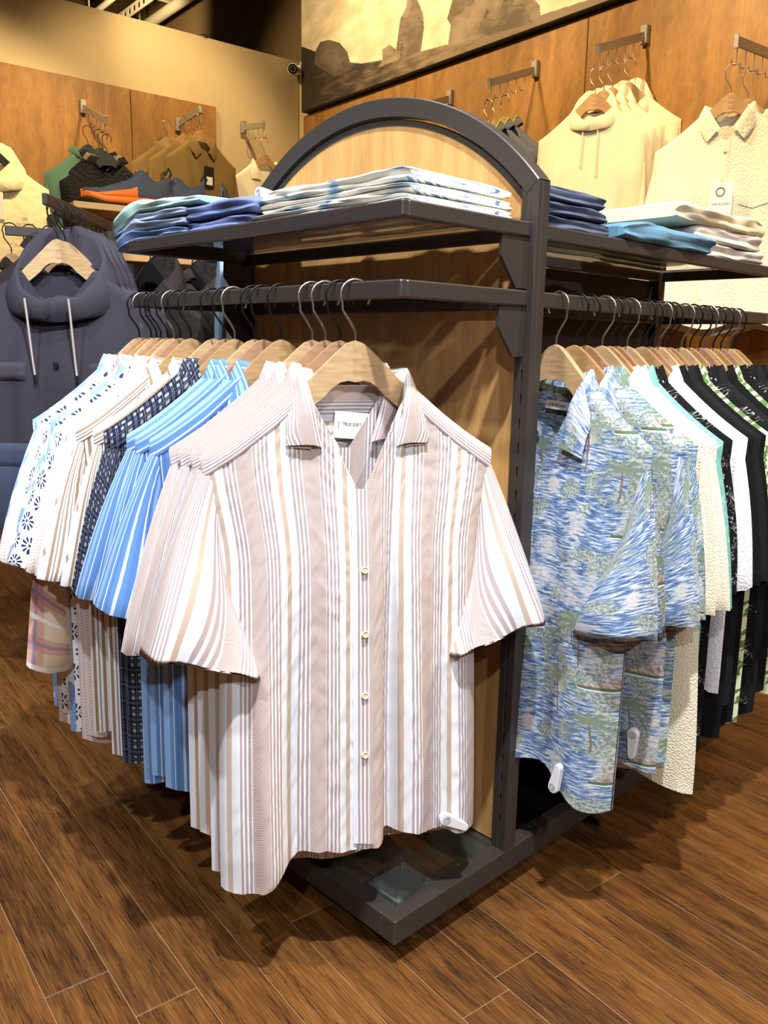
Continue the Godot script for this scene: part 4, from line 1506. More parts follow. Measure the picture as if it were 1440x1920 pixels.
# ------------------------------------------------------------------ shirts on the right rail
func hang_right() -> void:
	var xs := [0.406, 0.466, 0.506, 0.562, 0.587, 0.617, 0.656, 0.716, 0.747, 0.787, 0.806, 0.834, 0.888, 0.928, 0.978, 1.004, 1.045, 1.085, 1.125, 1.155]
	var kinds := ["island", "island", "island_pale", "cream", "cream", "teal_leaf", "black_leaf", "white", "black", "black_rib", "black", "green_leaf", "black_leaf", "black_rib", "black", "green_leaf", "black", "black_leaf", "black_rib", "black"]
	var words := {"island": "blue island print shirt", "island_pale": "pale island print shirt", "cream": "cream seersucker shirt", "teal_leaf": "teal leaf print shirt", "black_leaf": "black shirt with white leaves", "white": "white textured shirt", "black": "black textured shirt", "black_rib": "black ribbed shirt", "green_leaf": "green leaf print shirt"}
	var place := ["foremost, beside the post", "directly behind the foremost", "behind the blue island prints", "just behind the island prints", "second of the cream pair", "behind the cream pair", "between teal and white shirts", "behind the black leaf print",
		"right behind the white shirt", "between two black textured shirts", "last before the green print", "behind the black shirts", "after the green leaf print", "halfway along the right rail", "just past the rail's middle", "second of its kind along the rail", "towards the right rail's end", "near the right rail's end", "next to last on the rail", "last on the right rail"]
	rng.seed = 17
	for k in xs.size():
		var u := k / 19.0
		var turn := deg_to_rad(-90.0 + (-6.0 if k == 0 else lerpf(4.0, 0.0, u)) + rng.randf_range(-2, 2))
		var at := Vector3(xs[k], 1.085, -0.017)
		var kind: String = kinds[k]
		var gap: float = 0.04 if k == 0 else (xs[k] - xs[k - 1])
		var g := {"seed": 300 + k, "depth": clampf(gap * 0.34, 0.006, 0.016), "amp": clampf(gap * 0.3, 0.006, 0.012), "placket": 0.0, "sang": rng.randf_range(9, 13), "cuff": 0.085, "length": rng.randf_range(0.76, 0.82), "vd": 0.13, "hw": 0.235}
		if k == 7:
			g.length = 0.70
		if k == 3:
			g.merge({"chest": 0.24, "hem": 0.265, "length": 0.86}, true)
		if k == 0:
			g.merge({"depth": 0.028, "amp": 0.016, "nu": 60, "nv": 44, "nr": 26, "nt": 18, "vd": 0.18, "nw": 0.085, "tip_in": Vector2(0.055, -0.185), "tip_out": Vector2(0.112, -0.198), "hw": 0.228, "chest": 0.205, "hem": 0.21, "length": 0.80, "sang": 9.0, "slen": 0.33, "cuff": 0.105, "puffy": 1.5, "crinkle": 0.0018, "hem_r": 0.03, "buttons": [-0.27, -0.37, -0.47], "nf": 9, "flare": 0.015}, true)
		elif k < 6:
			g.merge({"nu": 40, "nv": 30, "slen": 0.32, "cuff": 0.10}, true)
		var o := hang("printed_shirt" if kind in ["island", "island_pale", "teal_leaf", "black_leaf", "green_leaf"] else "textured_shirt", words[kind] + ", " + place[k], "shirt", "shirts on the right rail", M[kind], at, turn, g)
		hanger(words[kind] + ", " + place[k], at, turn, true, k % 3 == 0, k)
		if k == 0:
			var d: Drape = drapes[o]
			var lab := part(o, "woven_label", box(Vector3.ZERO, Vector3(0.058, 0.016, 0.0012), 0.0004), M.paper, Vector3(0.0, -0.112, d.back(0.0, -0.112) + 0.014), Basis(Vector3(0, 0, 1), -0.05))
			lettering(lab, "TORI RICHARD", 0.0065, Vector3(0, 0, 0.0008), Basis(), M.ink)
			security_tag("white security tag on the hem of the foremost island print shirt", o.transform * d.at_front(0.13, -0.79, 0.012), o.transform.basis * Basis(Vector3(0, 0, 1), PI - 0.2))
		if k == 1:
			var d2: Drape = drapes[o]
			security_tag("white security tag on the hem of the second island print shirt", o.transform * d2.at_front(0.19, -0.74, 0.012), o.transform.basis)
		if k == 10:
			var d3: Drape = drapes[o]
			security_tag("white security tag on the hem of a black shirt", o.transform * d3.at_front(0.17, -0.74, 0.012), o.transform.basis * Basis(Vector3(0, 0, 1), PI))

# ------------------------------------------------------------------ folded clothes
func fold_shelves() -> void:
	var y := SH + 0.0235
	var gl := "folded clothes on the left glass shelf"
	var gr := "folded clothes on the right glass shelf"
	# their front edge follows the shelf's outer bar (world -z is local +x after the turn)
	var face := -PI / 2       # local z (front) looks towards -x, local x runs along +z
	# tie dyed throws nearest the post
	folded("folded_throw", "cream and blue tie dyed knit folded at the bottom of its stack", gl, M.tie_dye, Vector3(0.145, y, -0.225), face, Vector3(0.40, 0.018, 0.27), 41, {"pinch": 0.010})
	folded("folded_throw", "cream and blue tie dyed knit folded in the middle of its stack", gl, M.tie_dye, Vector3(0.150, y + 0.016, -0.220), face, Vector3(0.38, 0.018, 0.265), 42, {"pinch": 0.010})
	folded("folded_throw", "cream and blue tie dyed knit folded on top of its stack", gl, M.tie_dye, Vector3(0.150, y + 0.033, -0.225), face, Vector3(0.38, 0.022, 0.26), 43, {"crown": 0.3})
	# blue trousers
	folded("folded_trousers", "slate blue twill trousers folded below another pair", gl, M.twill_blue, Vector3(0.145, y, -0.535), face, Vector3(0.22, 0.024, 0.27), 51)
	folded("folded_trousers", "slate blue twill trousers folded on top beside the tie dyed knits", gl, M.twill_blue, Vector3(0.145, y + 0.023, -0.53), face, Vector3(0.24, 0.030, 0.27), 52, {"crown": 0.3})
	# sweaters over the far end
	var over := {"side": -1.0, "edge": 0.045, "droop": 0.26}
	folded("folded_sweater", "grey blue heather sweater folded lowest at the rack's far end", gl, M.knit_denim, Vector3(0.140, y, -0.79), face, Vector3(0.29, 0.020, 0.28), 61, over)
	folded("folded_sweater", "grey heather sweater folded second from the bottom", gl, M.knit_grey, Vector3(0.140, y + 0.018, -0.795), face, Vector3(0.31, 0.020, 0.28), 62, over)
	folded("folded_sweater", "grey heather sweater folded under the mint one", gl, M.knit_grey, Vector3(0.140, y + 0.036, -0.80), face, Vector3(0.33, 0.021, 0.28), 63, over)
	folded("folded_sweater", "mint heather sweater folded on top of the grey ones", gl, M.knit_mint, Vector3(0.142, y + 0.054, -0.775), face, Vector3(0.37, 0.022, 0.28), 64, over.merged({"crown": 0.3}))
	security_tag("white security tag on the slate blue trousers on the shelf", Vector3(0.05, y + 0.058, -0.425), Basis(Vector3.UP, -PI / 2) * Basis(Vector3(0, 0, 1), 1.35))
	# right shelf, fronts towards +z
	folded("folded_sweater", "navy heather sweater folded at the bottom of its stack", gr, M.knit_navy, Vector3(0.465, y, -0.165), 0.0, Vector3(0.24, 0.026, 0.28), 71)
	folded("folded_sweater", "navy heather sweater folded in the middle of its stack", gr, M.knit_navy, Vector3(0.46, y + 0.025, -0.165), 0.0, Vector3(0.23, 0.024, 0.28), 72)
	folded("folded_sweater", "navy heather sweater folded on top of its stack", gr, M.knit_navy, Vector3(0.455, y + 0.048, -0.165), 0.0, Vector3(0.22, 0.026, 0.28), 73, {"crown": 0.4})
	folded("folded_sweater", "blue ribbed sweater folded in front of the cream ones", gr, M.knit_blue, Vector3(0.79, y, -0.135), 0.0, Vector3(0.38, 0.034, 0.27), 74, {"crown": 0.6})
	folded("folded_sweater", "bone knit sweater folded lowest at the right end", gr, M.knit_bone, Vector3(1.14, y, -0.165), 0.0, Vector3(0.32, 0.034, 0.28), 75)
	folded("folded_sweater", "bone knit sweater folded in the middle at the right end", gr, M.knit_bone, Vector3(1.12, y + 0.033, -0.165), 0.0, Vector3(0.36, 0.036, 0.28), 76)
	folded("folded_sweater", "cream knit sweater folded on top at the right end", gr, M.knit_cream, Vector3(1.08, y + 0.067, -0.165), 0.0, Vector3(0.46, 0.040, 0.28), 77, {"crown": 0.3})

# ------------------------------------------------------------------ walls
func along(c: Vector3, x: Vector3, y: Vector3, z: Vector3) -> Transform3D:
	return Transform3D(Basis(x, y, z), c)

# a steel arm sloping down from the wall, five wire hooks under it; `out` leaves the wall
func faceout(label: String, root: Vector3, out: Vector3, reach: float, drop: float, hooks := 5) -> Array:
	var o := thing("wall_faceout", label, "wall bracket", "steel garment arms on the veneer walls", root)
	var tip := out * reach - Vector3(0, drop, 0)
	var d := tip.normalized()
	var side := d.cross(Vector3.UP).normalized()
	var up := side.cross(d)
	part(o, "bar", box(Vector3.ZERO, Vector3(tip.length(), 0.034, 0.010), 0.001), M.brushed, tip / 2, Basis(d, up, side))
	part(o, "end_cap", box(Vector3.ZERO, Vector3(0.006, 0.046, 0.018), 0.001), M.brushed, tip, Basis(d, up, side))
	part(o, "wall_bracket", box(Vector3.ZERO, Vector3(0.024, 0.075, 0.034), 0.003), M.brushed, out * 0.012, Basis(out, Vector3.UP, out.cross(Vector3.UP)))
	var spots := []
	for k in hooks:
		var u := lerpf(0.97, 0.28, k / maxf(1.0, hooks - 1.0))
		var s := Shape.new()
		var p := tip * u - up * 0.016
		s.tube(PackedVector3Array([p, p - Vector3(0, 0.055, 0), p - Vector3(0, 0.062, 0) + out * 0.006, p - Vector3(0, 0.064, 0) + out * 0.026, p - Vector3(0, 0.058, 0) + out * 0.030, p - Vector3(0, 0.048, 0) + out * 0.031]), 0.0019, 6)
		part(o, "wire_hook", s.done(), M.wire_steel)
		spots.append(root + p - Vector3(0, 0.062, 0) + out * 0.016)
	return spots

func on_wall(called: String, label: String, category: String, group: String, m: Material, spot: Vector3, turn: float, g: Dictionary, dark_hanger := false) -> Node3D:
	var at := spot - Vector3(0, 0.092, 0)
	var o := hang(called, label, category, group, m, at, turn, g)
	var h := hanger(label, at, turn, false, not dark_hanger, 1, "hangers on the wall arms")
	if dark_hanger:
		(h.get_node("timber_arms") as MeshInstance3D).material_override = M.black_plastic
		h.set_meta("label", "black hanger inside " + label)
	return o

func dress_right_wall() -> void:
	var out := -WE
	var th := deg_to_rad(-70.0)
	var gw := "garments on the right wall"
	var a1 := faceout("steel garment arm holding the cream hoodies", wr(2.335, 2.385, 0.02), out, 0.32, 0.12)
	var sweat := {"slen": 0.56, "sang": 4.0, "cuff": 0.055, "length": 0.68, "vd": 0.075, "hw": 0.225, "chest": 0.235, "hem": 0.225, "collar": "hood", "hood": 0.68, "depth": 0.03, "amp": 0.010, "arm": 0.38}
	var h0 := on_wall("knit_hoodie", "cream knit hoodie with drawstrings, foremost on its wall arm", "hoodie", gw, M.ecru, a1[0], th, sweat.merged({"seed": 501}))
	var d: Drape = drapes[h0]
	for sx: float in [-1.0, 1.0]:
		var cord := Shape.new()
		var pts := PackedVector3Array()
		for k in 9:
			var y := -0.14 - 0.19 * (1.0 if sx > 0 else 0.78) * k / 8.0
			pts.append(d.at_front(sx * (0.030 + 0.004 * k / 8.0), y, 0.008))
		cord.tube(pts, 0.003, 6)
		part(h0, "drawstring", cord.done(), M.ecru)
	part(h0, "neck_label", box(Vector3.ZERO, Vector3(0.06, 0.014, 0.002), 0.0005), M.ink, Vector3(0, -0.125, d.back(0, -0.125) + 0.02))
	on_wall("knit_hoodie", "cream knit top hanging second on the hoodie arm", "hoodie", gw, M.ecru, a1[1], th, sweat.merged({"seed": 502}))
	on_wall("knit_hoodie", "cream knit top hanging third on the hoodie arm", "hoodie", gw, M.ecru, a1[2], th, sweat.merged({"seed": 503}))
	on_wall("knit_hoodie", "cream knit top with striped sleeve, closest to the wall", "hoodie", gw, M.ecru, a1[4], th, sweat.merged({"seed": 504}))
	var a2 := faceout("steel garment arm holding the grey jackets with lime edging", wr(2.942, 2.385, 0.02), out, 0.32, 0.12)
	for k: int in [0, 1, 2]:
		var jk := on_wall("shell_jacket", ["grey shell jacket with lime piping, outermost on its arm", "grey shell jacket with lime piping, middle of its arm", "grey shell jacket with lime piping, closest to the wall"][k], "jacket", gw, M.shell_grey, a2[k], deg_to_rad(-88.0), {"seed": 520 + k, "slen": 0.56, "sang": 8.0, "cuff": 0.06, "length": 0.70, "vd": 0.06, "collar": "stand", "depth": 0.03, "arm": 0.38})
		var dj: Drape = drapes[jk]
		for sx: float in [-1.0, 1.0]:
			var pipe := Shape.new()
			var pts := PackedVector3Array()
			for i in 9:
				var t := i / 8.0
				pts.append(Vector3(sx * lerpf(0.085, 0.036, t), lerpf(-0.008, -0.11, t), lerpf(0.012, 0.056, t)))
			for i in 6:
				pts.append(dj.at_front(sx * 0.034, -0.13 - i * 0.05, 0.006))
			pipe.tube(pts, 0.003, 6)
			part(jk, "lime_piping", pipe.done(), M.lime)
	faceout("empty steel garment arm behind the rack's arch", wr(3.536, 2.375, 0.02), out, 0.32, 0.12)
	var a4 := faceout("steel garment arm holding the crinkled white shirts", wr(1.72, 2.15, 0.02), out, 0.34, 0.01)
	var crink := {"slen": 0.55, "sang": 9.0, "cuff": 0.06, "length": 0.80, "vd": 0.11, "hw": 0.245, "chest": 0.25, "hem": 0.26, "collar": "point", "placket": 0.0, "depth": 0.03, "amp": 0.016, "arm": 0.38, "nu": 40}
	var w0 := on_wall("crinkled_shirt", "white crinkled long sleeved shirt with chest pocket and paper tag", "shirt", gw, M.white_crinkle, a4[0], th, crink.merged({"seed": 540, "buttons": [-0.20, -0.30, -0.40, -0.5, -0.6]}))
	var dw: Drape = drapes[w0]
	var pk := []
	var pu := []
	for j in 7:
		var row := PackedVector3Array()
		var ur := PackedVector2Array()
		for i in 7:
			var x := 0.06 + 0.10 * i / 6.0
			var y := -0.26 - 0.12 * j / 6.0 - (0.015 * (1.0 - absf(i - 3.0) / 3.0) if j == 6 else 0.0)
			row.append(dw.at_front(x, y, 0.003))
			ur.append(Vector2(x, -y))
		pk.append(row)
		pu.append(ur)
	part(w0, "chest_pocket", shape_of([pk, pu]), M.white_crinkle)
	var tp := dw.at_front(0.005, -0.37, 0.014)
	var tag := part(w0, "paper_tag", box(Vector3.ZERO, Vector3(0.075, 0.125, 0.0015), 0.0004), M.paper, tp)
	lettering(tag, "TORI RICHARD", 0.0095, Vector3(0, -0.012, 0.001), Basis(), M.ink)
	lettering(tag, "M  L  XL", 0.0075, Vector3(0, -0.045, 0.001), Basis(), M.ink)
	part(tag, "leaf_mark", ring_mesh(0.014, 0.0022), M.taupe_grey, Vector3(-0.004, 0.030, 0.001))
	on_wall("crinkled_shirt", "white crinkled shirt hanging behind the tagged one", "shirt", gw, M.white_crinkle, a4[2], th, crink.merged({"seed": 541}))
	# surveillance camera beside the corner
	var cc := thing("security_camera", "small black and white bullet camera on the wall beside the mural", "camera", "", wr(5.0, 2.83, 0.02))
	var fwd := (EYE - cc.position).normalized()
	var bb := Basis.looking_at(fwd)
	var cm := part(cc, "camera_body", disc(0.034, 0.12, 18), M.paper, out * 0.06 + fwd * 0.06, bb)
	part(cc, "mount", box(Vector3.ZERO, Vector3(0.03, 0.05, 0.08), 0.004), M.paper, out * 0.02)
	part(cm, "lens_face", disc(0.030, 0.01, 18), M.black_plastic, Vector3(0, 0, -0.062))
	part(cm, "lens_ring", ring_mesh(0.017, 0.0022), M.brushed, Vector3(0, 0, -0.069))

func dress_left_wall() -> void:
	var out := -WA
	var th := deg_to_rad(-14.0)
	var gw := "garments on the left wall"
	var a1 := faceout("steel garment arm holding the sage jacket and black vests", wl(1.834, 2.36, 0.02), out, 0.34, 0.13)
	var jk := {"slen": 0.55, "sang": 9.0, "cuff": 0.06, "length": 0.70, "vd": 0.06, "collar": "stand", "depth": 0.035, "arm": 0.38}
	on_wall("fleece_jacket", "sage green jacket hanging closest to the left wall", "jacket", gw, M.sage, a1[3] + Vector3(-0.04, 0, 0), deg_to_rad(-18), jk.merged({"seed": 601}), true)
	on_wall("quilted_vest", "black quilted vest behind its taupe edged neighbour", "vest", gw, M.quilt_black, a1[2], deg_to_rad(-30), jk.merged({"seed": 602, "sleeves": false}), true)
	on_wall("quilted_vest", "black quilted vest with taupe grey yoke", "vest", gw, M.quilt_black, a1[1], deg_to_rad(-30), jk.merged({"seed": 603, "sleeves": false, "collar_mat": M.taupe_grey}), true)
	on_wall("quilted_vest", "black quilted vest foremost on its wall arm", "vest", gw, M.quilt_black, a1[0], deg_to_rad(-30), jk.merged({"seed": 604, "sleeves": false}), true)
	var a2 := faceout("steel garment arm holding the tan overshirts", wl(2.41, 2.36, 0.02), out, 0.30, -0.03)
	var ov := {"slen": 0.54, "sang": 8.0, "cuff": 0.058, "length": 0.74, "vd": 0.10, "collar": "point", "placket": 0.0, "depth": 0.03, "arm": 0.38, "hw": 0.24}
	var t0 := on_wall("corduroy_overshirt", "tan corduroy overshirt with black tag, foremost on its arm", "overshirt", gw, M.tan_cord, a2[0] + Vector3(0, 0.06, 0), deg_to_rad(2), ov.merged({"seed": 611}))
	var dt: Drape = drapes[t0]
	var tg := part(t0, "hang_tag", box(Vector3.ZERO, Vector3(0.065, 0.115, 0.002), 0.0005), M.black_plastic, dt.at_front(0.02, -0.26, 0.014))
	part(tg, "price_label", box(Vector3.ZERO, Vector3(0.042, 0.045, 0.001), 0.0003), M.paper, Vector3(0, -0.022, 0.002))
	for k: int in [2, 4]:
		on_wall("corduroy_overshirt", "tan corduroy overshirt " + ("between its two twins" if k == 2 else "closest to the left wall"), "overshirt", gw, M.tan_cord, a2[k] + Vector3(-0.03 * k, 0.06, 0), deg_to_rad(2), ov.merged({"seed": 612 + k}))
	var a3 := faceout("steel garment arm holding the cream shell jacket", wl(1.25, 2.27, 0.02), out, 0.34, 0.10)
	var c0 := on_wall("shell_jacket", "cream hooded shell jacket with small black chest print", "jacket", gw, M.ecru_shell, a3[0], deg_to_rad(-25), {"seed": 621, "slen": 0.56, "sang": 9.0, "cuff": 0.065, "length": 0.78, "vd": 0.08, "hw": 0.25, "chest": 0.26, "hem": 0.26, "collar": "hood", "hood": 0.95, "depth": 0.04, "arm": 0.38}, true)
	var dc: Drape = drapes[c0]
	var chest := Node3D.new()
	lettering(c0, "HELLY HANSEN", 0.012, dc.at_front(0.13, -0.36, 0.004), Basis(), M.ink)
	lettering(c0, "HH", 0.020, dc.at_front(0.13, -0.335, 0.004), Basis(), M.ink)
	chest.free()
	var ct := part(c0, "paper_tag", box(Vector3.ZERO, Vector3(0.075, 0.13, 0.0015), 0.0004), M.paper, dc.at_front(0.0, -0.28, 0.014))
	lettering(ct, "M  150", 0.011, Vector3(0, -0.01, 0.001), Basis(), M.ink)
	part(c0, "arm_patch", disc(0.03, 0.003, 14), M.ink, Vector3(0.262, -0.33, 0.035))
	var a5 := faceout("steel garment arm beside the wall corner", wl(2.86, 2.42, 0.02), out, 0.26, 0.03, 4)
	on_wall("cotton_shirt", "cream shirt hanging beside the wall corner", "shirt", gw, M.cream, a5[0], deg_to_rad(-10), {"seed": 631, "length": 0.7})
	# ceiling dome on the wall's top edge
	var dome := thing("dome_sensor", "small black dome sensor on top of the left wall", "sensor", "", wl(2.62, 2.9, -0.03))
	var s := Shape.new()
	var rows := []
	var uvs := []
	for j in 7:
		var a := PI / 2 * j / 6.0
		var row := PackedVector3Array()
		var ur := PackedVector2Array()
		for k in 17:
			row.append(Vector3(cos(TAU * k / 16) * cos(a), sin(a) * 0.9, sin(TAU * k / 16) * cos(a)) * 0.028)
			ur.append(Vector2(k, j))
		rows.append(row)
		uvs.append(ur)
	s.grid(rows, uvs)
	part(dome, "dome_shell", s.done(), M.black_plastic)
	part(dome, "dome_base", disc(0.034, 0.012, 18), M.black_plastic, Vector3(0, 0.003, 0), Basis(Vector3.RIGHT, PI / 2))

# ------------------------------------------------------------------ jackets behind the rack
func jacket_racks() -> void:
	var W2 := Vector3(0.694, 0, -0.720)
	var S2 := Vector3(0.720, 0, 0.694)
	var th := deg_to_rad(-43.9)
	var o := thing("jacket_rack", "dark steel four way rack carrying the hooded jackets", "clothes rack", "", Vector3(0.52, 0, -1.90))
	var arm := func(a: Vector3, b: Vector3) -> void:
		var d := (b - a).normalized()
		var sd := d.cross(Vector3.UP).normalized()
		part(o, "rack_arm", box(Vector3.ZERO, Vector3(a.distance_to(b), 0.030, 0.014), 0.002), M.steel, (a + b) / 2 - o.position, Basis(d, sd.cross(d), sd))
	part(o, "column", box(Vector3.ZERO, Vector3(0.04, 1.44, 0.04), 0.003), M.steel, Vector3(0.0, 0.72, 0.0))
	for f: Vector3 in [W2, -W2, S2, -S2]:
		part(o, "foot", box(Vector3.ZERO, Vector3(0.4, 0.03, 0.04), 0.003), M.steel, f * 0.2 + Vector3(0, 0.016, 0), Basis(f, Vector3.UP, f.cross(Vector3.UP)))
	arm.call(Vector3(0.04, 1.440, -1.40), Vector3(0.52, 1.440, -1.90))
	arm.call(Vector3(0.17, 1.425, -2.044), Vector3(0.52, 1.425, -1.955))
	arm.call(Vector3(0.202, 1.470, -1.739), Vector3(0.682, 1.470, -2.347))
	# loose hangers with dark hooks on the two rear arms
	for k in 5:
		var p := Vector3(0.185, 1.425, -2.04).lerp(Vector3(0.42, 1.425, -1.98), k / 4.0)
		var at := p - Vector3(0, 0.070, 0)
		hanger("a black jacket on the rear arm, " + ["first", "second", "third", "fourth", "fifth"][k] + " from its end cap", at, th + 0.6, false, k > 2, 1, "hangers on the jacket rack")
		hang("black_jacket", "black jacket on the rear arm, " + ["first", "second", "third", "fourth", "fifth"][k] + " from its end cap", "jacket", "jackets on the jacket rack", M.brown_black, at, th + 0.6, {"seed": 700 + k, "slen": 0.5, "sang": 8.0, "cuff": 0.06, "length": 0.75, "vd": 0.06, "collar": "stand", "depth": 0.012, "amp": 0.008, "nu": 16, "nv": 12, "nr": 10, "nt": 6})
	for k in 9:
		var p := Vector3(0.22, 1.470, -1.76).lerp(Vector3(0.60, 1.470, -2.24), pow(k / 8.0, 0.8))
		var at := p - Vector3(0, 0.070, 0)
		hanger("charcoal coat, %s along the diagonal arm" % ORD[k], at, th + 0.5, false, false, 1, "hangers on the jacket rack")
		if k % 2 == 0:
			hang("charcoal_coat", "charcoal coat, %s along the diagonal arm" % ORD[k], "coat", "jackets on the jacket rack", M.brown_black, at, th + 0.5, {"seed": 720 + k, "slen": 0.5, "sang": 8.0, "cuff": 0.06, "length": 0.8, "vd": 0.06, "collar": "stand", "depth": 0.012, "amp": 0.008, "nu": 16, "nv": 12, "nr": 10, "nt": 6})
	# hooded jackets facing the shop
	for k in 4:
		var at := Vector3(0.095, 1.348, -1.46) + W2 * 0.055 * k
		var label: String = ["navy hooded field jacket with pale drawstrings and flap pockets", "charcoal hooded jacket directly behind the navy one", "charcoal hooded jacket second behind the navy one", "charcoal hooded jacket third behind the navy one"][k]
		var g := {"seed": 740 + k, "slen": 0.54, "sang": 12.0, "cuff": 0.068, "length": 0.82, "vd": 0.14, "hw": 0.245, "chest": 0.265, "hem": 0.27, "nw": 0.10, "collar": "hood", "hood": 1.0, "depth": 0.05 if k == 0 else 0.02, "amp": 0.014, "arm": 0.38, "nu": 40, "nv": 30, "nr": 20}
		var jo := hang("field_jacket", label, "jacket", "jackets on the jacket rack", M.navy_shell if k == 0 else M.charcoal, at, th, g)
		hanger(label, at, th, false, false, 0, "hangers on the jacket rack")
		if k == 0:
			var d: Drape = drapes[jo]
			for sx: float in [-1.0, 1.0]:
				var cord := Shape.new()
				var pts := PackedVector3Array()
				for i in 8:
					pts.append(d.at_front(sx * 0.060, -0.165 - 0.029 * i, 0.075 - 0.009 * i))
				cord.tube(pts, 0.0032, 6)
				var c := part(jo, "drawstring", cord.done(), M.knit_bone)
				part(c, "cord_end", box(pts[7] - Vector3(0, 0.012, 0), Vector3(0.007, 0.026, 0.007), 0.002), M.black_plastic)
			for q: Array in [[0.14, -0.36, 0.105, 0.05, M.charcoal, "pocket_flap"], [0.14, -0.43, 0.100, 0.12, M.charcoal, "chest_pocket"], [-0.14, -0.36, 0.105, 0.05, M.charcoal, "pocket_flap"], [-0.13, -0.595, 0.21, 0.07, M.slate_pocket, "pocket_flap"], [-0.13, -0.71, 0.20, 0.19, M.slate_pocket, "cargo_pocket"], [0.15, -0.62, 0.17, 0.06, M.charcoal, "pocket_flap"]]:
				var rows := []
				var uvs := []
				for j in 7:
					var row := PackedVector3Array()
					var ur := PackedVector2Array()
					for i in 9:
						var x: float = q[0] + q[2] * (i / 8.0 - 0.5)
						var y: float = q[1] + q[3] * (0.5 - j / 6.0)
						var rim := 0.0 if (i == 0 or i == 8 or j == 0 or j == 6) else 0.008
						row.append(d.at_front(clampf(x, -0.25, 0.25), y, 0.002 + rim))
						ur.append(Vector2(x, -y))
					rows.append(row)
					uvs.append(ur)
				part(jo, q[5], shape_of([rows, uvs]), q[4])
			for y: float in [-0.34, -0.50, -0.62]:
				part(jo, "snap_button", disc(0.008, 0.004, 12), M.black_plastic, d.at_front(0.0, y, 0.008))
			part(jo, "sleeve_badge", box(Vector3.ZERO, Vector3(0.034, 0.028, 0.002), 0.0005), M.paper, Vector3(0.345, -0.46, 0.030))
	# dark coats further right and a pair of pale denim shirts
	for k in 6:
		var at := Vector3(0.45 + 0.075 * k, 1.325 - 0.004 * k, -1.60)
		hang("brown_black_parka", "brown black parka below the glass shelf, %s along its rail" % ORD[k], "coat", "parkas behind the rack", M.brown_black, at, deg_to_rad(-80), {"seed": 760 + k, "slen": 0.54, "sang": 10.0, "cuff": 0.065, "length": 0.85, "vd": 0.08, "collar": "hood" if k % 2 == 0 else "stand", "depth": 0.025, "amp": 0.012, "arm": 0.38, "hw": 0.24})
		var ph := hanger("brown black parka, %s along its rail" % ORD[k], at, deg_to_rad(-80), true, false, 0, "hangers on the parka rail")
		(ph.get_node("timber_arms") as MeshInstance3D).material_override = M.black_plastic
		ph.set_meta("label", "black hanger inside the brown black parka, %s along its rail" % ORD[k])
	var rail := thing("parka_rail", "dark steel rail carrying the parkas and pale denim shirts", "clothes rack", "", Vector3(0.75, 0, -1.60))
	part(rail, "rail_bar", box(Vector3(0, 1.405, 0), Vector3(0.85, 0.026, 0.014), 0.002), M.steel)
	for sx: float in [-1.0, 1.0]:
		part(rail, "upright", box(Vector3(sx * 0.43, 0.70, 0), Vector3(0.03, 1.40, 0.03), 0.002), M.steel)
		part(rail, "foot", box(Vector3(sx * 0.43, 0.016, 0), Vector3(0.05, 0.03, 0.36), 0.003), M.steel)
	var da := Vector3(0.415, 1.475, -1.13) - rail.position
	var db := Vector3(0.80, 1.475, -1.60) - rail.position
	var dd := (db - da).normalized()
	var ds := dd.cross(Vector3.UP)
	part(rail, "side_arm", box(Vector3.ZERO, Vector3(da.distance_to(db), 0.026, 0.012), 0.002), M.steel, (da + db) / 2, Basis(dd, ds.cross(dd), ds))
	part(rail, "side_arm_riser", box(Vector3.ZERO, Vector3(0.02, 0.10, 0.02), 0.002), M.steel, db + Vector3(0, -0.03, 0))
	for k in 3:
		var at := Vector3(0.425 + 0.028 * k, 1.404, -1.142 - 0.034 * k)
		hang("denim_shirt", "pale washed denim shirt behind the rack, " + ["first", "second", "third"][k] + " of three", "shirt", "pale denim shirts behind the rack", M.pale_denim, at, deg_to_rad(57 + 4 * k), {"seed": 780 + k, "slen": 0.5, "sang": 7.0, "cuff": 0.055, "length": 0.8, "vd": 0.08, "depth": 0.010, "amp": 0.012, "arm": 0.38, "hw": 0.22, "chest": 0.22})
		hanger("the pale denim shirt, " + ["first", "second", "third"][k] + " of three", at, deg_to_rad(57 + 4 * k), false, false, 1, "hangers on the parka rail")
	# plywood display shelf with trail shoes
	var ply := thing("plywood_stand", "plywood display stand with two boards behind the jackets", "shelf", "", Vector3(0.60, 0, -2.02))
	var along_b := Vector3(0.98, 0, 0.20)
	var bb := Basis(along_b, Vector3.UP, along_b.cross(Vector3.UP))
	part(ply, "board", box(Vector3.ZERO, Vector3(0.46, 0.022, 0.20), 0.002), M.plywood, Vector3(0.02, 1.525, 0.0), bb)
	part(ply, "board", box(Vector3.ZERO, Vector3(0.30, 0.03, 0.16), 0.002), M.plywood, Vector3(0.06, 1.36, 0.10), bb)
	part(ply, "upright", box(Vector3.ZERO, Vector3(0.05, 1.51, 0.05), 0.003), M.steel, Vector3(0.12, 0.757, -0.10))
	shoe("orange and grey trail running shoe, toe pointing left on the plywood board", Vector3(0.60, 1.537, -2.03), atan2(-along_b.z, along_b.x) + PI)
	shoe("trail running shoe half hidden behind its twin", Vector3(0.76, 1.537, -2.06), atan2(-along_b.z, along_b.x) + PI - 0.2)

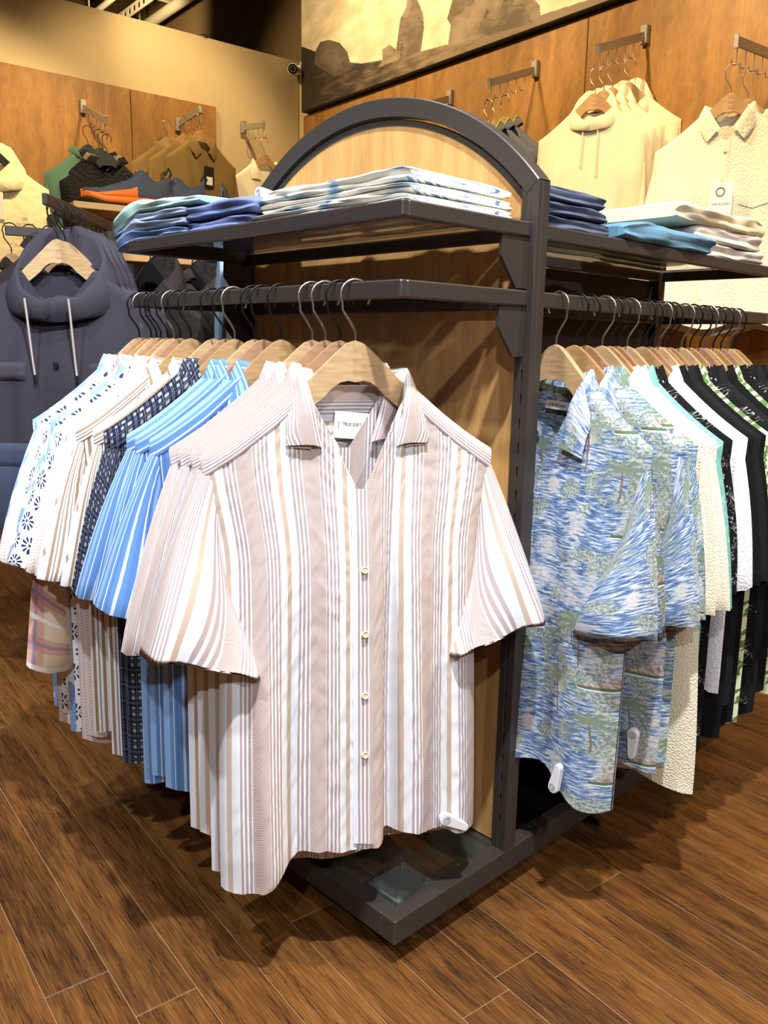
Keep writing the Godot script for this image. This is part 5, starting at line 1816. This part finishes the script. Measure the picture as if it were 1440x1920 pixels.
func shoe(label: String, at: Vector3, turn: float) -> void:
	# local x runs from heel to toe
	var o := thing("running_shoe", label, "shoe", "trail shoes on the plywood board", at, turn)
	o.scale = Vector3(1.12, 1.35, 1.12)
	var sec := func(u: float) -> Array:      # centre width, sole top, upper top
		var w := 0.036 + 0.014 * sin(u * PI * 0.9) + 0.010 * smoothstep(0.35, 0.75, u)
		w *= sqrt(maxf(0.02, 1.0 - pow(absf(2.0 * u - 1.0), 6)))
		var toe_up := 0.014 * smoothstep(0.75, 1.0, u)
		var top := 0.095 - 0.020 * smoothstep(0.0, 0.22, u) + 0.030 * exp(-pow((u - 0.34) / 0.10, 2)) - 0.034 * smoothstep(0.42, 0.95, u)
		return [w, toe_up, top]
	var loft := func(a: float, b: float, lo: Callable, hi: Callable, wk: Callable, n := 22) -> ArrayMesh:
		var rows := []
		var uvs := []
		for i in n + 1:
			var u := lerpf(a, b, float(i) / n)
			var s: Array = sec.call(u)
			var row := PackedVector3Array()
			var ur := PackedVector2Array()
			for k in 21:
				var ang := TAU * k / 20
				var c := cos(ang)
				var sn := sin(ang)
				var y := lerpf(lo.call(u, s), hi.call(u, s), 0.5 + 0.5 * signf(sn) * pow(absf(sn), 0.7))
				var z: float = signf(c) * pow(absf(c), 0.6) * s[0] * wk.call(u, y)
				row.append(Vector3((u - 0.5) * 0.29, y, z))
				ur.append(Vector2(u, k / 20.0))
			rows.append(row)
			uvs.append(ur)
		var sh := Shape.new()
		sh.grid(rows, uvs)
		return sh.done()
	part(o, "outsole", loft.call(0.0, 1.0, func(_u: float, s: Array) -> float: return s[1], func(_u: float, s: Array) -> float: return s[1] + 0.008, func(_u: float, _y: float) -> float: return 1.0), M.rubber)
	part(o, "midsole", loft.call(0.0, 1.0, func(_u: float, s: Array) -> float: return s[1] + 0.006, func(u: float, s: Array) -> float: return s[1] + 0.036 - 0.008 * u, func(_u: float, y: float) -> float: return 1.04 - y), M.orange)
	part(o, "upper", loft.call(0.02, 0.97, func(_u: float, s: Array) -> float: return s[1] + 0.020, func(_u: float, s: Array) -> float: return s[2], func(_u: float, y: float) -> float: return 1.06 - y * 4.2), M.shoe_grey)
	part(o, "side_panel", loft.call(0.42, 0.92, func(_u: float, s: Array) -> float: return s[1] + 0.021, func(u: float, s: Array) -> float: return s[2] * lerpf(0.72, 0.80, u), func(_u: float, y: float) -> float: return 1.10 - y * 4.0, 14), M.orange)
	part(o, "toe_cap", loft.call(0.84, 0.985, func(_u: float, s: Array) -> float: return s[1] + 0.020, func(_u: float, s: Array) -> float: return s[2] + 0.003, func(_u: float, y: float) -> float: return 1.12 - y * 4.0, 8), M.shoe_grey)
	var loop := Shape.new()
	loop.tube(PackedVector3Array([Vector3(-0.135, 0.085, 0), Vector3(-0.148, 0.105, 0), Vector3(-0.140, 0.118, 0), Vector3(-0.128, 0.100, 0)]), 0.004, 6)
	part(o, "heel_loop", loop.done(), M.rubber)
	for k in 5:
		var x := -0.035 + k * 0.018
		var u := x / 0.29 + 0.5
		var s: Array = sec.call(u)
		var lace := Shape.new()
		lace.tube(PackedVector3Array([Vector3(x, float(s[2]) - 0.012, -0.018), Vector3(x + 0.004, float(s[2]) + 0.003, 0), Vector3(x, float(s[2]) - 0.012, 0.018)]), 0.0028, 6)
		part(o, "lace", lace.done(), M.orange if k == 0 else M.rubber)

# ------------------------------------------------------------------ above the left wall
func ceiling_details() -> void:
	var at := func(e: float, a: float, y: float) -> Vector3:
		var p := EYE + WE * e + WA * a
		return Vector3(p.x, y, p.z)
	for q: Array in [[2.72, 0.022, "thin pale pipe under the dark ceiling"], [3.14, 0.04, "thick pale pipe under the dark ceiling"]]:
		var o := thing("ceiling_pipe", q[2], "pipe", "")
		var s := Shape.new()
		s.tube(PackedVector3Array([at.call(q[0], 5.3, 3.6), at.call(q[0], 7.6, 3.6)]), q[1], 14)
		part(o, "pipe_run", s.done(), M.pale_paint)
		for a: float in [5.6, 7.2]:
			part(o, "pipe_hanger", box(Vector3.ZERO, Vector3(0.012, 0.6, 0.012), 0.001), M.pale_paint, at.call(q[0], a, 3.9))
	var st := thing("slotted_strut", "pale slotted steel strut above the left wall", "strut", "")
	var ps := Shape.new()
	for k in 12:
		var c: Vector3 = at.call(2.92, 6.2 + k * 0.09, 3.6)
		ps.cbox(Vector3.ZERO, Vector3(0.012, 0.05, 0.038), 0.001, Transform3D(Basis(WE, Vector3.UP, -WA), c))
	for sy: float in [-0.03, 0.03]:
		ps.cbox(Vector3.ZERO, Vector3(0.012, 0.016, 1.3), 0.001, Transform3D(Basis(WE, Vector3.UP, -WA), (at.call(2.92, 6.7, 3.6) as Vector3) + Vector3(0, sy, 0)))
	part(st, "slotted_web", ps.done(), M.pale_paint)
	var cross := thing("cross_strut", "pale steel crossbar under the dark ceiling", "strut", "")
	part(cross, "crossbar", box(Vector3.ZERO, Vector3(0.9, 0.05, 0.03), 0.002), M.pale_paint, at.call(2.78, 6.6, 3.66), Basis(WE, Vector3.UP, -WA))
	part(cross, "drop_rod", box(Vector3.ZERO, Vector3(0.05, 0.6, 0.03), 0.002), M.tan_paint, at.call(2.84, 6.62, 3.92), Basis(WE, Vector3.UP, -WA))
